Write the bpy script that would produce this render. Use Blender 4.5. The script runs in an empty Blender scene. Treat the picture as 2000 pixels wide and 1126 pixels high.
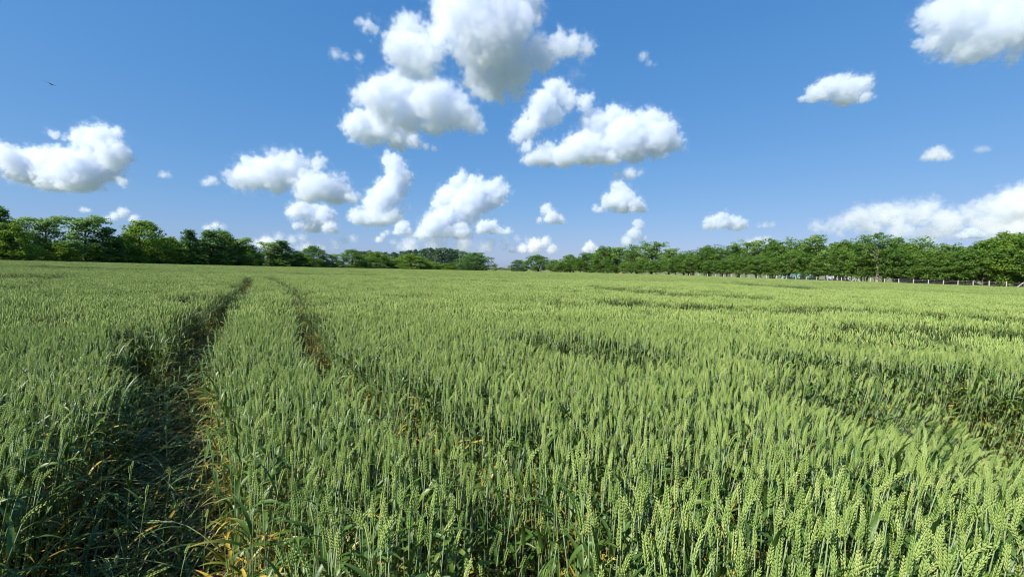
import bpy, math, random
import numpy as np
from mathutils import Vector, Matrix

scene = bpy.context.scene
COL = scene.collection

# ------------------------------------------------------------------ camera
FPX, CX, CY = 839.0, 1000.0, 563.0            # photograph pixels (2000 x 1126)
CAM_H = 1.55
CAM_ROT = Matrix.Rotation(math.radians(90 - 2.8), 3, 'X') @ Matrix.Rotation(math.radians(1.15), 3, 'Z')
cam_data = bpy.data.cameras.new('camera')
cam_data.sensor_width = 36.0
cam_data.lens = FPX / 2000.0 * 36.0
cam_data.clip_start = 0.02
cam_data.clip_end = 60000.0
cam = bpy.data.objects.new('camera', cam_data)
cam.matrix_world = Matrix.Translation((0, 0, CAM_H)) @ CAM_ROT.to_4x4()
COL.objects.link(cam)
scene.camera = cam


def ray(px, py):
    """direction through a photograph pixel, unit depth along the optical axis"""
    return CAM_ROT @ Vector(((px - CX) / FPX, (CY - py) / FPX, -1.0))


# ------------------------------------------------------------------ light
SUN_EL, SUN_AZ = math.radians(43), math.radians(229)     # azimuth clockwise from +Y
world = bpy.data.worlds.new('World')
scene.world = world
world.use_nodes = True
wn, wl = world.node_tree.nodes, world.node_tree.links
wn.clear()
sky = wn.new('ShaderNodeTexSky')
sky.sky_type = 'NISHITA'
sky.sun_disc = False
sky.sun_elevation = SUN_EL
sky.sun_rotation = SUN_AZ
sky.altitude = 100
sky.air_density = 1.0
sky.dust_density = 0.5
sky.ozone_density = 2.5
bg = wn.new('ShaderNodeBackground')
bg.inputs['Strength'].default_value = 0.094
wo = wn.new('ShaderNodeOutputWorld')
# the phone's tone curve on the sky: each channel of the sky is raised to a power, the same everywhere
sep = wn.new('ShaderNodeSeparateColor')
com = wn.new('ShaderNodeCombineColor')
wl.new(sky.outputs[0], sep.inputs[0])
for i_, (gain_, gam_) in enumerate(((0.425, 0.93), (0.500, 0.54), (0.743, 0.36))):
    m1 = wn.new('ShaderNodeMath'); m1.operation = 'MULTIPLY'; m1.inputs[1].default_value = 0.149
    m2 = wn.new('ShaderNodeMath'); m2.operation = 'POWER'; m2.inputs[1].default_value = gam_
    m3 = wn.new('ShaderNodeMath'); m3.operation = 'MULTIPLY'; m3.inputs[1].default_value = gain_ * 6.15
    wl.new(sep.outputs[i_], m1.inputs[0]); wl.new(m1.outputs[0], m2.inputs[0]); wl.new(m2.outputs[0], m3.inputs[0])
    wl.new(m3.outputs[0], com.inputs[i_])
wl.new(com.outputs[0], bg.inputs[0])
wl.new(bg.outputs[0], wo.inputs[0])

sun_data = bpy.data.lights.new('sun', 'SUN')
sun_data.energy = 4.9
sun_data.angle = math.radians(0.53)
sun_data.color = (1.0, 0.945, 0.84)
sun = bpy.data.objects.new('sun', sun_data)
to_sun = Vector((math.sin(SUN_AZ) * math.cos(SUN_EL), math.cos(SUN_AZ) * math.cos(SUN_EL), math.sin(SUN_EL)))
sun.rotation_euler = to_sun.to_track_quat('Z', 'Y').to_euler()
sun.location = to_sun * 30
COL.objects.link(sun)

scene.view_settings.view_transform = 'Standard'
scene.view_settings.look = 'None'
scene.view_settings.exposure = 0.89
scene.view_settings.gamma = 1.0
scene.view_settings.use_curve_mapping = False
cy = scene.cycles
cy.max_bounces = 32
cy.diffuse_bounces = 3
cy.glossy_bounces = 2
cy.transmission_bounces = 4
cy.volume_bounces = 32
cy.transparent_max_bounces = 8
cy.use_denoising = True
cy.denoising_prefilter = 'FAST'
cy.filter_width = 1.15
cy.caustics_reflective = cy.caustics_refractive = False
cy.sample_clamp_indirect = 6.0


# ------------------------------------------------------------------ helpers
def tag(o, label=None, cat=None, group=None, kind=None):
    if label: o['label'] = label
    if cat: o['category'] = cat
    if group: o['group'] = group
    if kind: o['kind'] = kind
    return o


def empty(name, loc=(0, 0, 0), rz=0.0):
    o = bpy.data.objects.new(name, None)
    o.location = loc
    o.rotation_euler = (0, 0, rz)
    o.empty_display_size = 0.1
    COL.objects.link(o)
    return o


def link(name, mesh, parent=None):
    o = bpy.data.objects.new(name, mesh)
    COL.objects.link(o)
    if parent: o.parent = parent
    return o
# ------------------------------------------------------------------ lie of the land
WHEAT_H = 0.88
# far edge of the crop: photograph x, y of the crop's skyline, depth along the optical axis
EDGE = [(-500, 500, 62), (0, 507.5, 80), (250, 513.5, 105), (500, 519.5, 140), (750, 524.5, 180), (980, 529, 200), (1100, 531.5, 165),
        (1300, 536, 118), (1480, 543, 96), (1740, 551.5, 80), (2000, 560.5, 67), (2500, 576, 52)]
EU, ED, EZ = [], [], []
for _x, _y, _d in EDGE:
    _r = ray(_x, _y)
    _p = _r * (_d / _r.y) if False else _r * _d
    EU.append(math.atan2(_p.x, _p.y)); ED.append(math.hypot(_p.x, _p.y)); EZ.append(CAM_H + _p.z - WHEAT_H)
EU, ED, EZ = map(np.array, (EU, ED, EZ))


def edge_r(az):
    return np.interp(az, EU, ED)


def edge_z(az):
    return np.interp(az, EU, EZ)


def ground_z(x, y):
    x = np.asarray(x, float); y = np.asarray(y, float)
    r = np.hypot(x, y)
    az = np.arctan2(x, np.maximum(y, -0.5 * np.abs(x) - 1e-6))
    s = r / edge_r(az)
    ze = edge_z(az)
    z = ze * np.clip(s, 0, 1)
    bank = np.clip((s - 1.012) / 0.03, 0, 1) * np.clip((az - 0.05) / 0.35, 0, 1)
    z = z + 0.55 * bank
    z = np.where(y < 0, z * np.clip(1 + y / 30.0, 0, 1), z)
    return z


def gz(x, y):
    return float(ground_z(x, y))


def at(px, depth, py=530):
    """ground point under a photograph column at a given depth"""
    r = ray(px, py) * depth
    return Vector((r.x, r.y, gz(r.x, r.y)))


def top_pt(px, py):
    """point of the crop's top surface seen at a photograph pixel"""
    d = ray(px, py)
    t = 0.6
    for _ in range(4000):
        p = Vector((0, 0, CAM_H)) + d * t
        if p.z <= gz(p.x, p.y) + WHEAT_H - 0.03: break
        t *= 1.004
    return np.array((p.x, p.y))


def vnoise(x, y, seed=0):
    """smooth value noise in 0..1"""
    xi, yi = np.floor(x).astype(np.int64), np.floor(y).astype(np.int64)
    fx, fy = x - xi, y - yi
    fx, fy = fx * fx * (3 - 2 * fx), fy * fy * (3 - 2 * fy)

    def h(a, b):
        v = (a * 374761393 + b * 668265263 + seed * 974711) & 0x7fffffff
        v = ((v ^ (v >> 13)) * 1274126177) & 0x7fffffff
        return ((v ^ (v >> 16)) & 0xffff) / 65535.0
    return (h(xi, yi) * (1 - fx) + h(xi + 1, yi) * fx) * (1 - fy) + (h(xi, yi + 1) * (1 - fx) + h(xi + 1, yi + 1) * fx) * fy


# ------------------------------------------------------------------ materials
def mat(name, rough=0.6, spec=0.3):
    m = bpy.data.materials.new(name)
    m.use_nodes = True
    b = m.node_tree.nodes['Principled BSDF']
    b.inputs['Roughness'].default_value = rough
    b.inputs['Specular IOR Level'].default_value = spec
    return m, m.node_tree.nodes, m.node_tree.links, b


def ramp(n, l, fac, stops):
    r = n.new('ShaderNodeValToRGB')
    e = r.color_ramp.elements
    while len(e) < len(stops): e.new(0.5)
    for q, (p, c) in zip(e, stops):
        q.position = p; q.color = (*c, 1)
    l.new(fac, r.inputs[0])
    return r.outputs[0]


def mixc(n, l, fac, a, b, op='MIX'):
    m = n.new('ShaderNodeMix'); m.data_type = 'RGBA'; m.blend_type = op
    for i, v in ((0, fac), (6, a), (7, b)):
        if isinstance(v, (int, float)): m.inputs[i].default_value = v
        elif isinstance(v, tuple): m.inputs[i].default_value = (*v, 1)
        else: l.new(v, m.inputs[i])
    return m.outputs[2]


def attr(n, name):
    a = n.new('ShaderNodeAttribute'); a.attribute_name = name
    return a.outputs['Fac']


def noise(n, l, scale, detail=3, coord='Object', rough=0.55, dist=0.0):
    t = n.new('ShaderNodeTexCoord')
    q = n.new('ShaderNodeTexNoise')
    q.inputs['Scale'].default_value = scale; q.inputs['Detail'].default_value = detail
    q.inputs['Roughness'].default_value = rough; q.inputs['Distortion'].default_value = dist
    l.new(t.outputs[coord], q.inputs['Vector'])
    return q.outputs['Fac']


def fmath(n, l, op, a, b):
    q = n.new('ShaderNodeMath'); q.operation = op
    for i, v in enumerate((a, b)):
        if isinstance(v, (int, float)): q.inputs[i].default_value = v
        else: l.new(v, q.inputs[i])
    return q.outputs[0]


def plant_mat(name, stops, dry, rough=0.5, spec=0.35, trans=0.3, rand=0.5):
    """living tissue: colour varies by plant and by blade, with dry straw where 'dry' says so"""
    m, n, l, b = mat(name, rough, spec)
    oi = n.new('ShaderNodeObjectInfo')
    v = fmath(n, l, 'ADD', fmath(n, l, 'MULTIPLY', oi.outputs['Random'], rand), fmath(n, l, 'MULTIPLY', attr(n, 'tint'), 1 - rand))
    c = ramp(n, l, v, stops)
    c = mixc(n, l, fmath(n, l, 'MULTIPLY', noise(n, l, 160, 2), 0.35), c, (0.9, 0.9, 0.8), 'MULTIPLY')
    c = mixc(n, l, attr(n, 'dry'), c, dry)
    l.new(c, b.inputs['Base Color'])
    if trans:
        tr = n.new('ShaderNodeBsdfTranslucent')
        l.new(mixc(n, l, 1.0, c, (1.0, 1.0, 0.55), 'MULTIPLY'), tr.inputs['Color'])
        ms = n.new('ShaderNodeMixShader'); ms.inputs[0].default_value = trans
        l.new(b.outputs[0], ms.inputs[1]); l.new(tr.outputs[0], ms.inputs[2])
        l.new(ms.outputs[0], n['Material Output'].inputs['Surface'])
    return m


EAR = plant_mat('wheat_ear_green', [(0.0, (0.155, 0.250, 0.058)), (0.5, (0.27, 0.375, 0.10)), (1.0, (0.41, 0.47, 0.165))], (0.42, 0.33, 0.12), 0.55, 0.3, 0.12)
STEM = plant_mat('wheat_stem_glaucous', [(0.0, (0.11, 0.18, 0.055)), (1.0, (0.26, 0.33, 0.17))], (0.45, 0.34, 0.13), 0.5, 0.3, 0.0)
LEAF = plant_mat('wheat_leaf_green', [(0.0, (0.034, 0.084, 0.016)), (0.6, (0.072, 0.138, 0.022)), (1.0, (0.15, 0.215, 0.032))], (0.50, 0.34, 0.06), 0.42, 0.4, 0.22)
STRAW = plant_mat('dead_straw', [(0.0, (0.13, 0.09, 0.045)), (0.6, (0.33, 0.25, 0.13)), (1.0, (0.52, 0.42, 0.24))], (0.3, 0.2, 0.1), 0.6, 0.3, 0.1)
MATS = [EAR, STEM, LEAF]


# ------------------------------------------------------------------ mesh gathering
class MB:
    def __init__(self):
        self.v, self.f, self.m, self.t, self.d = [], [], [], [], []
        self.n = 0

    def add(self, v, f, m=0, tint=0.5, dry=0.0):
        v = np.asarray(v, float)
        self.v.append(v)
        self.f += [tuple(i + self.n for i in q) for q in f]
        self.m += [m] * len(f)
        self.t.append(np.broadcast_to(np.asarray(tint, float), (len(v),)))
        self.d.append(np.broadcast_to(np.asarray(dry, float), (len(v),)))
        self.n += len(v)

    def mesh(self, name, mats, smooth=True):
        me = bpy.data.meshes.new(name)
        v = np.concatenate(self.v)
        me.from_pydata(v.tolist(), [], self.f)
        for q in mats: me.materials.append(q)
        me.polygons.foreach_set('material_index', self.m)
        if smooth: me.polygons.foreach_set('use_smooth', [True] * len(self.f))
        for nm, src in (('tint', self.t), ('dry', self.d)):
            a = me.attributes.new(nm, 'FLOAT', 'POINT')
            a.data.foreach_set('value', np.concatenate(src).astype(np.float32))
        me.update()
        return me


def frame_of(t):
    t = t / np.linalg.norm(t)
    a = np.array((1.0, 0, 0)) if abs(t[0]) < 0.8 else np.array((0, 1.0, 0))
    u = np.cross(t, a); u /= np.linalg.norm(u)
    return u, np.cross(t, u), t


def tube(mb, pts, rad, k=4, m=0, tint=0.5, dry=0.0, cap=True):
    pts = np.asarray(pts, float); R = np.broadcast_to(np.asarray(rad, float), (len(pts),))
    T = np.gradient(pts, axis=0)
    vs = []
    u, w, _ = frame_of(T[0])
    for p, t, r in zip(pts, T, R):
        t = t / np.linalg.norm(t)
        u = u - t * u.dot(t); u /= np.linalg.norm(u); w = np.cross(t, u)
        for j in range(k):
            a = 2 * math.pi * j / k
            vs.append(p + r * (math.cos(a) * u + math.sin(a) * w))
    f = []
    for i in range(len(pts) - 1):
        for j in range(k):
            f.append((i * k + j, i * k + (j + 1) % k, (i + 1) * k + (j + 1) % k, (i + 1) * k + j))
    if cap: f.append(tuple((len(pts) - 1) * k + j for j in range(k)))
    td = np.repeat(np.broadcast_to(np.asarray(dry, float), (len(pts),)), k)
    mb.add(vs, f, m, tint, td)


def blade(mb, base, az, length, width, rise, droop, m=2, tint=0.5, dry=None, seg=8, twist=0.0):
    """an arching leaf with a keel"""
    s = np.linspace(0, 1, seg + 1)
    ang = rise - droop * s ** 1.5
    d = np.stack([np.cos(ang), np.sin(ang)], 1) * length / seg
    q = np.concatenate([[[0, 0]], np.cumsum(d[:-1], 0)])
    dirv = np.array((math.cos(az), math.sin(az), 0)); side0 = np.array((-math.sin(az), math.cos(az), 0))
    w = width * np.minimum(1, (s + 0.06) * 6) * (1 - s ** 2.2) + 0.0004
    vs, dd = [], []
    for i in range(seg + 1):
        p = np.asarray(base) + dirv * q[i, 0] + np.array((0, 0, q[i, 1]))
        nrm = -dirv * math.sin(ang[i]) + np.array((0, 0, math.cos(ang[i])))
        tw = twist * s[i]
        side = side0 * math.cos(tw) + nrm * math.sin(tw)
        nn = nrm * math.cos(tw) - side0 * math.sin(tw)
        vs += [p + side * w[i] * 0.5 + nn * w[i] * 0.16, p, p - side * w[i] * 0.5 + nn * w[i] * 0.16]
        dd += [0 if dry is None else dry[0] + (dry[1] - dry[0]) * s[i]] * 3
    f = []
    for i in range(seg):
        a = i * 3
        f += [(a, a + 1, a + 4, a + 3), (a + 1, a + 2, a + 5, a + 4)]
    mb.add(vs, f, m, tint, np.clip(dd, 0, 1))


POD_V, POD_F = [], []
for _s, _r in ((0.0, 0.35), (0.22, 0.85), (0.5, 1.0), (0.78, 0.62)):
    for _j in range(5):
        POD_V.append((math.cos(_j * 1.2566) * _r, math.sin(_j * 1.2566) * _r, _s))
POD_V.append((0, 0, 1.08))
for _i in range(3):
    for _j in range(5):
        POD_F.append((_i * 5 + _j, _i * 5 + (_j + 1) % 5, _i * 5 + 5 + (_j + 1) % 5, _i * 5 + 5 + _j))
for _j in range(5): POD_F.append((15 + _j, 15 + (_j + 1) % 5, 20))
POD_V = np.array(POD_V)


def stalk_path(rnd, H, lean, nod):
    s = np.linspace(0, 1, 9)
    az = rnd.uniform(0, 6.28)
    d = np.array((math.cos(az), math.sin(az), 0))
    x = lean * s ** 1.8
    return np.stack([d[0] * x, d[1] * x, H * s], 1), d


def ear_geo(mb, rnd, base, axis, d, L, lod, tint, m=0, nod=0.1):
    axis = axis / np.linalg.norm(axis)
    spin = rnd.uniform(0, 6.28)
    if lod == 0:
        n = int(L / 0.0047)
        for i in range(n):
            s = i / (n - 1)
            ax = axis + d * nod * s; ax /= np.linalg.norm(ax)
            u, w, t = frame_of(ax)
            u, w = u * math.cos(spin) + w * math.sin(spin), w * math.cos(spin) - u * math.sin(spin)
            c = np.asarray(base) + (axis + d * nod * s * 0.5) * L * s * 0.92
            sg = 1 if i % 2 else -1
            sz = (0.62 + 0.55 * math.sin(math.pi * min(1, 0.16 + s * 0.86) ** 0.8)) * rnd.uniform(0.92, 1.08)
            for k in (-1, 1):
                out = u * sg * 0.27 + w * k * 0.20 + t + np.array([rnd.uniform(-.05, .05) for _ in range(3)])
                a, b, tt = frame_of(out)
                P = POD_V * np.array((0.00165, 0.0019, 0.0108)) * sz
                org = c + u * sg * 0.0017 + w * k * 0.0013
                mb.add(org + P[:, :1] * a + P[:, 1:2] * b + P[:, 2:] * tt, POD_F, m, min(1, max(0, tint + rnd.uniform(-.15, .15))))
        return
    k, rings = (5, 11) if lod == 1 else (3, 4)
    u, w, t = frame_of(axis)
    vs, f = [], []
    for i in range(rings + 1):
        s = i / rings
        r = 0.0050 * math.sin(math.pi * (0.12 + 0.83 * s)) ** 0.6
        if lod == 1: r *= 1.15 if i % 2 else 0.78
        else: r *= 1.1
        c = np.asarray(base) + (axis + d * nod * s * 0.5) * L * s
        for j in range(k):
            a = 6.283 * (j + 0.5 * (i % 2)) / k + spin
            vs.append(c + r * (u * math.cos(a) + w * math.sin(a)))
    for i in range(rings):
        for j in range(k): f.append((i * k + j, i * k + (j + 1) % k, i * k + k + (j + 1) % k, i * k + k + j))
    mb.add(vs, f, m, tint)


def stalk(rnd, lod, mbs, off=(0, 0), H=None, low=False):
    """one wheat plant; mbs = (stem, leaf list, ear) builders"""
    off = np.array((*off, 0.0))
    H = H or rnd.gauss(0.80, 0.028)
    L = rnd.uniform(0.054, 0.084)
    nod = rnd.uniform(0.0, 0.35) if rnd.random() < 0.82 else rnd.uniform(0.6, 1.3)
    pts, d = stalk_path(rnd, H, rnd.uniform(0.0, 0.09), nod)
    pts = pts + off
    tint = rnd.random()
    stem, leaves, ear = mbs
    if lod == 0: tube(stem, pts, np.linspace(0.0021, 0.0013, 9), 5, 1, tint, np.clip(np.linspace(0.7, -1.6, 9), 0, 1))
    elif lod == 1: tube(stem, pts[::2], np.linspace(0.0023, 0.0016, 5), 3, 1, tint, [0.5, 0.1, 0, 0, 0], cap=False)
    else: tube(stem, pts[[3, 8]], 0.003, 3, 1, tint, cap=False)
    axis = pts[-1] - pts[-2]
    ear_geo(ear, rnd, pts[-1], axis, d, L, lod, tint, 0, nod)
    az = rnd.uniform(0, 6.28)
    for i, h in enumerate((0.86, 0.66, 0.47, 0.28) if lod < 2 else (0.84, 0.6)):
        if rnd.random() < (0.08 if i else 0.12): continue
        q = h * 8
        j = min(7, int(q)); p = pts[j] + (pts[j + 1] - pts[j]) * (q - j)
        az += 3.14 + rnd.uniform(-0.9, 0.9)
        old = rnd.random()
        dry = None
        if lod < 2:
            if i == 3: dry = (0.4, 1.3) if old < 0.45 else (0.0, 0.6)
            elif i == 2: dry = (0.1, 1.2) if old < 0.22 else (-0.2, 0.35)
            elif old < 0.05: dry = (0.3, 1.2)
            elif old < 0.22: dry = (-0.7, 0.7)
            else: dry = (-0.4, 0.1)
        ln = rnd.uniform(0.15, 0.24) * (1.0 if i else 0.85)
        blade(leaves(i), p, az, ln, rnd.uniform(0.011, 0.018) * (1.25 if lod == 2 else 1), rnd.uniform(0.75, 1.35), rnd.uniform(0.6, 2.9), 2, rnd.random(),
              dry, (9, 5, 2)[lod], rnd.uniform(-1.2, 1.2))


# ---- prototypes: whole plants for the near crop, tufts for the middle, wider tufts far off
rng = random.Random(11)
N_PLANT = 14
plant_parts = []                     # (stem mesh, [leaf meshes], ear mesh) shared by the single stalks
store = {}


def proto_collection(name):
    c = bpy.data.collections.new(name)
    return c


def proto(col, name, me):
    o = bpy.data.objects.new(name, me)
    col.objects.link(o)
    return o


near_col, mid_col, far_col = (proto_collection(n_) for n_ in ('wheat_near', 'wheat_middle', 'wheat_far'))
for i in range(N_PLANT):
    st, er = MB(), MB()
    lv = {}
    stalk(rng, 0, (st, lambda k: lv.setdefault(k, MB()), er))
    sm, em = st.mesh('stem', MATS), er.mesh('ear', MATS)
    lm = [b.mesh('leaf', MATS) for b in lv.values()]
    plant_parts.append((sm, lm, em, any(k_ < 2 and max(np.max(q_) for q_ in b_.d) > 0.55 for k_, b_ in lv.items())))
    allb = MB()
    for b in [st, er] + list(lv.values()):
        o0 = allb.n
        allb.v += b.v; allb.t += b.t; allb.d += b.d; allb.m += b.m
        allb.f += [tuple(k + o0 for k in q) for q in b.f]
        allb.n += b.n
    proto(near_col, 'wheat_plant', allb.mesh('wheat_plant', MATS))
for i in range(9):
    b = MB()
    for k in range(22):
        stalk(rng, 1, (b, lambda _k: b, b), (rng.uniform(-.14, .14), rng.uniform(-.14, .14)))
    proto(mid_col, 'wheat_tuft', b.mesh('wheat_tuft', MATS))
for i in range(7):
    b = MB()
    for k in range(170):
        stalk(rng, 2, (b, lambda _k: b, b), (rng.uniform(-.6, .6), rng.uniform(-.6, .6)))
    proto(far_col, 'wheat_patch', b.mesh('wheat_patch', MATS))

# ------------------------------------------------------------------ where the crop stands, leans and lies
# wheel tracks and lodged spots are drawn through points of the crop's top surface
def path_of(pix):
    return np.array([top_pt(*p) for p in pix])


TRACK_L = np.concatenate([[(0.10, -0.35), (-0.50, 0.45)], path_of([(150, 1000), (285, 775), (352, 655), (420, 600), (466, 565), (482, 549), (486, 541)])])
TRACK_R = np.concatenate([[(0.75, -0.6), (0.16, 0.55)], path_of([(920, 900), (735, 735), (620, 672), (590, 600), (572, 566), (545, 549), (520, 541)])])


def seg_dist(P, poly):
    """distance of points to a polyline, and the position along it"""
    best = np.full(len(P), 1e9)
    for a, b in zip(poly[:-1], poly[1:]):
        ab = b - a
        t = np.clip(((P - a) @ ab) / (ab @ ab), 0, 1)
        best = np.minimum(best, np.linalg.norm(P - a - t[:, None] * ab, axis=1))
    return best


#   pixels of the spot's spine, radius (m), height factor, lean (x, y) at full strength, thinning
SPOTS = [
    ([(1245, 592), (1480, 600), (1700, 606), (1990, 628)], 0.34, 0.60, (0.25, 0.1), 0.45),
    ([(1320, 573), (1430, 578)], 0.5, 0.6, (0.2, 0.1), 0.4),
    ([(1700, 640), (1990, 655)], 0.25, 0.62, (0.3, 0.1), 0.4),
    ([(1565, 656), (1740, 664)], 0.2, 0.62, (0.2, 0.1), 0.4),
    ([(1036, 660), (1130, 674), (1235, 688)], 0.17, 0.50, (0.1, 0.0), 0.6),
    ([(1535, 700), (1700, 716), (1980, 740)], 0.16, 0.60, (0.45, 0.1), 0.4),
    ([(1850, 745), (1990, 760)], 0.12, 0.6, (0.5, 0.1), 0.4),
    ([(1680, 785), (1850, 825), (1990, 865)], 0.22, 0.86, (0.95, 0.2), 0.0),
    ([(1780, 880), (1990, 930)], 0.09, 0.92, (0.6, 0.35), 0.0),
    ([(1860, 775), (1990, 800)], 0.2, 0.8, (1.0, 0.0), 0.1),
    ([(690, 720), (770, 765)], 0.09, 0.62, (0.0, 0.1), 0.5),
    ([(800, 800), (980, 860)], 0.10, 0.72, (0.0, 0.0), 0.3),
    ([(985, 960), (1010, 1100)], 0.085, 0.66, (0.1, 0.0), 0.5),
    ([(1380, 735), (1440, 745)], 0.06, 0.7, (0.1, 0.0), 0.4),
    ([(245, 640), (275, 710)], 0.075, 0.45, (0.1, 0.2), 0.7),
    ([(330, 590), (350, 580)], 0.12, 0.6, (0.1, 0.2), 0.4),
    ([(780, 545), (1000, 548)], 0.5, 0.62, (0.2, 0.1), 0.4),
    ([(1150, 560), (1260, 566)], 0.4, 0.62, (0.2, 0.1), 0.4),
    ([(10, 535), (60, 540)], 0.9, 0.6, (0.2, 0.1), 0.4),
    ([(90, 520), (180, 524)], 1.6, 0.7, (0.2, 0.1), 0.4),
    ([(560, 533), (700, 536)], 1.2, 0.75, (0.2, 0.1), 0.3),
    ([(1490, 556), (1560, 562)], 0.8, 0.66, (0.2, 0.1), 0.3),
]
SPOTS = [(path_of(p), r * (2.1 if h < 0.7 else 1.7), h * 0.93, (l_[0] * 1.4, l_[1] * 1.4), min(0.75, th * 1.25)) for p, r, h, l_, th in SPOTS]


def shape_crop(P, rs, tracks=True):
    """height factor, lean vector and keep mask for points P"""
    n_ = len(P)
    x, y = P[:, 0], P[:, 1]
    h = 1 + 0.10 * (vnoise(x * 1.3, y * 1.3, 3) - 0.5) + 0.07 * (vnoise(x * 0.35, y * 0.35, 5) - 0.5)
    lean = np.stack([0.05 + 0.16 * (vnoise(x * 0.9, y * 0.9, 7) - 0.5), 0.16 * (vnoise(x * 0.9, y * 0.9, 9) - 0.5)], 1)
    lean += rs.normal(0, 0.045, (n_, 2))
    keep = np.ones(n_, bool)
    u = rs.random(n_)
    for poly, r, hf, ln, th in SPOTS:
        d = seg_dist(P, poly) / r
        d = d + 0.9 * (vnoise(x * 1.2 / r, y * 1.2 / r, 13) - 0.5)
        k = np.clip(1.45 - d, 0, 1)
        h = h * (1 - (1 - hf) * k)
        lean = lean + k[:, None] * np.array(ln) * (0.6 + 0.6 * rs.random((n_, 1)))
        keep &= u > th * k
    if tracks:
        r_ = np.hypot(x, y)
        wob = 0.10 * (vnoise(x * 3, y * 3, 21) - 0.5)
        for poly, w in ((TRACK_L, np.interp(r_, [0.5, 2, 4, 9, 20], [0.48, 0.38, 0.28, 0.28, 0.28])), (TRACK_R, np.interp(r_, [1.6, 2.2, 3, 3.6, 8, 20], [-0.2, 0.0, 0.06, 0.17, 0.20, 0.21]))):
            d = seg_dist(P, poly) + wob
            keep &= (d > w) | (u > 0.97)
            near = np.clip(1.5 - (d - w) / 0.12, 0, 1) * (d > w)
            h = h * (1 - 0.10 * near * rs.random(n_))
            h = np.where(d <= w, h * (0.45 + 0.25 * rs.random(n_)), h)
    return h, lean, keep


def scatter(rs, r0, r1, az0, az1, dens):
    a = 0.5 * (az1 - az0) * (r1 * r1 - r0 * r0)
    n_ = int(a * dens)
    r = np.sqrt(rs.random(n_) * (r1 * r1 - r0 * r0) + r0 * r0)
    az = az0 + (az1 - az0) * rs.random(n_)
    return np.stack([r * np.sin(az), r * np.cos(az)], 1)


def lean_rot(lean, spin):
    """euler angles that tilt a plant by lean (tangent) after spinning it"""
    ang = np.arctan(np.linalg.norm(lean, axis=1))
    dirn = np.arctan2(lean[:, 1], lean[:, 0])
    out = np.zeros((len(lean), 3))
    for i in range(len(lean)):
        ax = Vector((-math.sin(dirn[i]), math.cos(dirn[i]), 0))
        q = Matrix.Rotation(float(ang[i]), 3, ax) @ Matrix.Rotation(float(spin[i]), 3, 'Z')
        e = q.to_euler('XYZ')
        out[i] = e
    return out


def instancer(name, P3, rot, scl, pick, col, label, cat):
    me = bpy.data.meshes.new(name)
    me.from_pydata(P3.tolist(), [], [])
    for nm, ty, data, key in (('rot', 'FLOAT_VECTOR', rot, 'vector'), ('scl', 'FLOAT_VECTOR', scl, 'vector'), ('pick', 'INT', pick, 'value')):
        a = me.attributes.new(nm, ty, 'POINT')
        a.data.foreach_set(key, np.ascontiguousarray(data).reshape(-1).astype(np.int32 if ty == 'INT' else np.float32))
    o = link(name, me)
    tag(o, label, cat, kind='stuff')
    g = bpy.data.node_groups.new(name, 'GeometryNodeTree')
    g.interface.new_socket('Geometry', in_out='INPUT', socket_type='NodeSocketGeometry')
    g.interface.new_socket('Geometry', in_out='OUTPUT', socket_type='NodeSocketGeometry')
    N, L = g.nodes, g.links
    gi, go = N.new('NodeGroupInput'), N.new('NodeGroupOutput')
    iop = N.new('GeometryNodeInstanceOnPoints')
    ci = N.new('GeometryNodeCollectionInfo')
    ci.inputs['Collection'].default_value = col
    ci.inputs['Separate Children'].default_value = True
    ci.inputs['Reset Children'].default_value = True
    iop.inputs['Pick Instance'].default_value = True

    def named(nm, ty):
        q = N.new('GeometryNodeInputNamedAttribute'); q.data_type = ty; q.inputs['Name'].default_value = nm
        return q.outputs['Attribute']
    L.new(gi.outputs[0], iop.inputs['Points'])
    L.new(ci.outputs[0], iop.inputs['Instance'])
    L.new(named('pick', 'INT'), iop.inputs['Instance Index'])
    e2r = N.new('FunctionNodeEulerToRotation')
    L.new(named('rot', 'FLOAT_VECTOR'), e2r.inputs[0]); L.new(e2r.outputs[0], iop.inputs['Rotation'])
    L.new(named('scl', 'FLOAT_VECTOR'), iop.inputs['Scale'])
    L.new(iop.outputs[0], go.inputs[0])
    md = o.modifiers.new('scatter', 'NODES'); md.node_group = g
    return o


rs = np.random.RandomState(5)
A = math.radians
# near crop: plant by plant
P = np.concatenate([scatter(rs, 0.42, 6.5, A(-66), A(66), 510), scatter(rs, 0.5, 2.2, A(-175), A(-66), 200)])
h, lean, keep = shape_crop(P, rs)
P, h, lean = P[keep], h[keep], lean[keep]
spin = rs.random(len(P)) * 6.283
pick = rs.randint(0, N_PLANT, len(P))
wid = 0.92 + 0.2 * rs.random(len(P))
hz_ = h * (0.96 + 0.08 * rs.random(len(P)))
scl = np.stack([wid, wid, hz_], 1)
P3 = np.column_stack([P, ground_z(P[:, 0], P[:, 1])])
rot = lean_rot(lean, spin)

# the three hundred stalks that show largest stand as things of their own
Rinv = CAM_ROT.transposed()
tips = P3 + np.column_stack([lean * 0.8, np.full(len(P), 0.86)]) * hz_[:, None] - np.array((0, 0, CAM_H))
C = tips @ np.array(CAM_ROT)
sx, sy = CX + FPX * C[:, 0] / -C[:, 2], CY - FPX * C[:, 1] / -C[:, 2]
vis = (C[:, 2] < 0) & (sx > 10) & (sx < 1990) & (sy > 300) & (sy < 1105)
order = np.argsort(np.where(vis, np.linalg.norm(tips, axis=1), 1e9))
single = order[:300]
rest = np.setdiff1d(np.arange(len(P)), single)

instancer('wheat_crop', P3[rest], rot[rest], scl[rest], pick[rest], near_col, 'dense green wheat with plump ears filling the foreground behind the nearest stalks', 'wheat')

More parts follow.
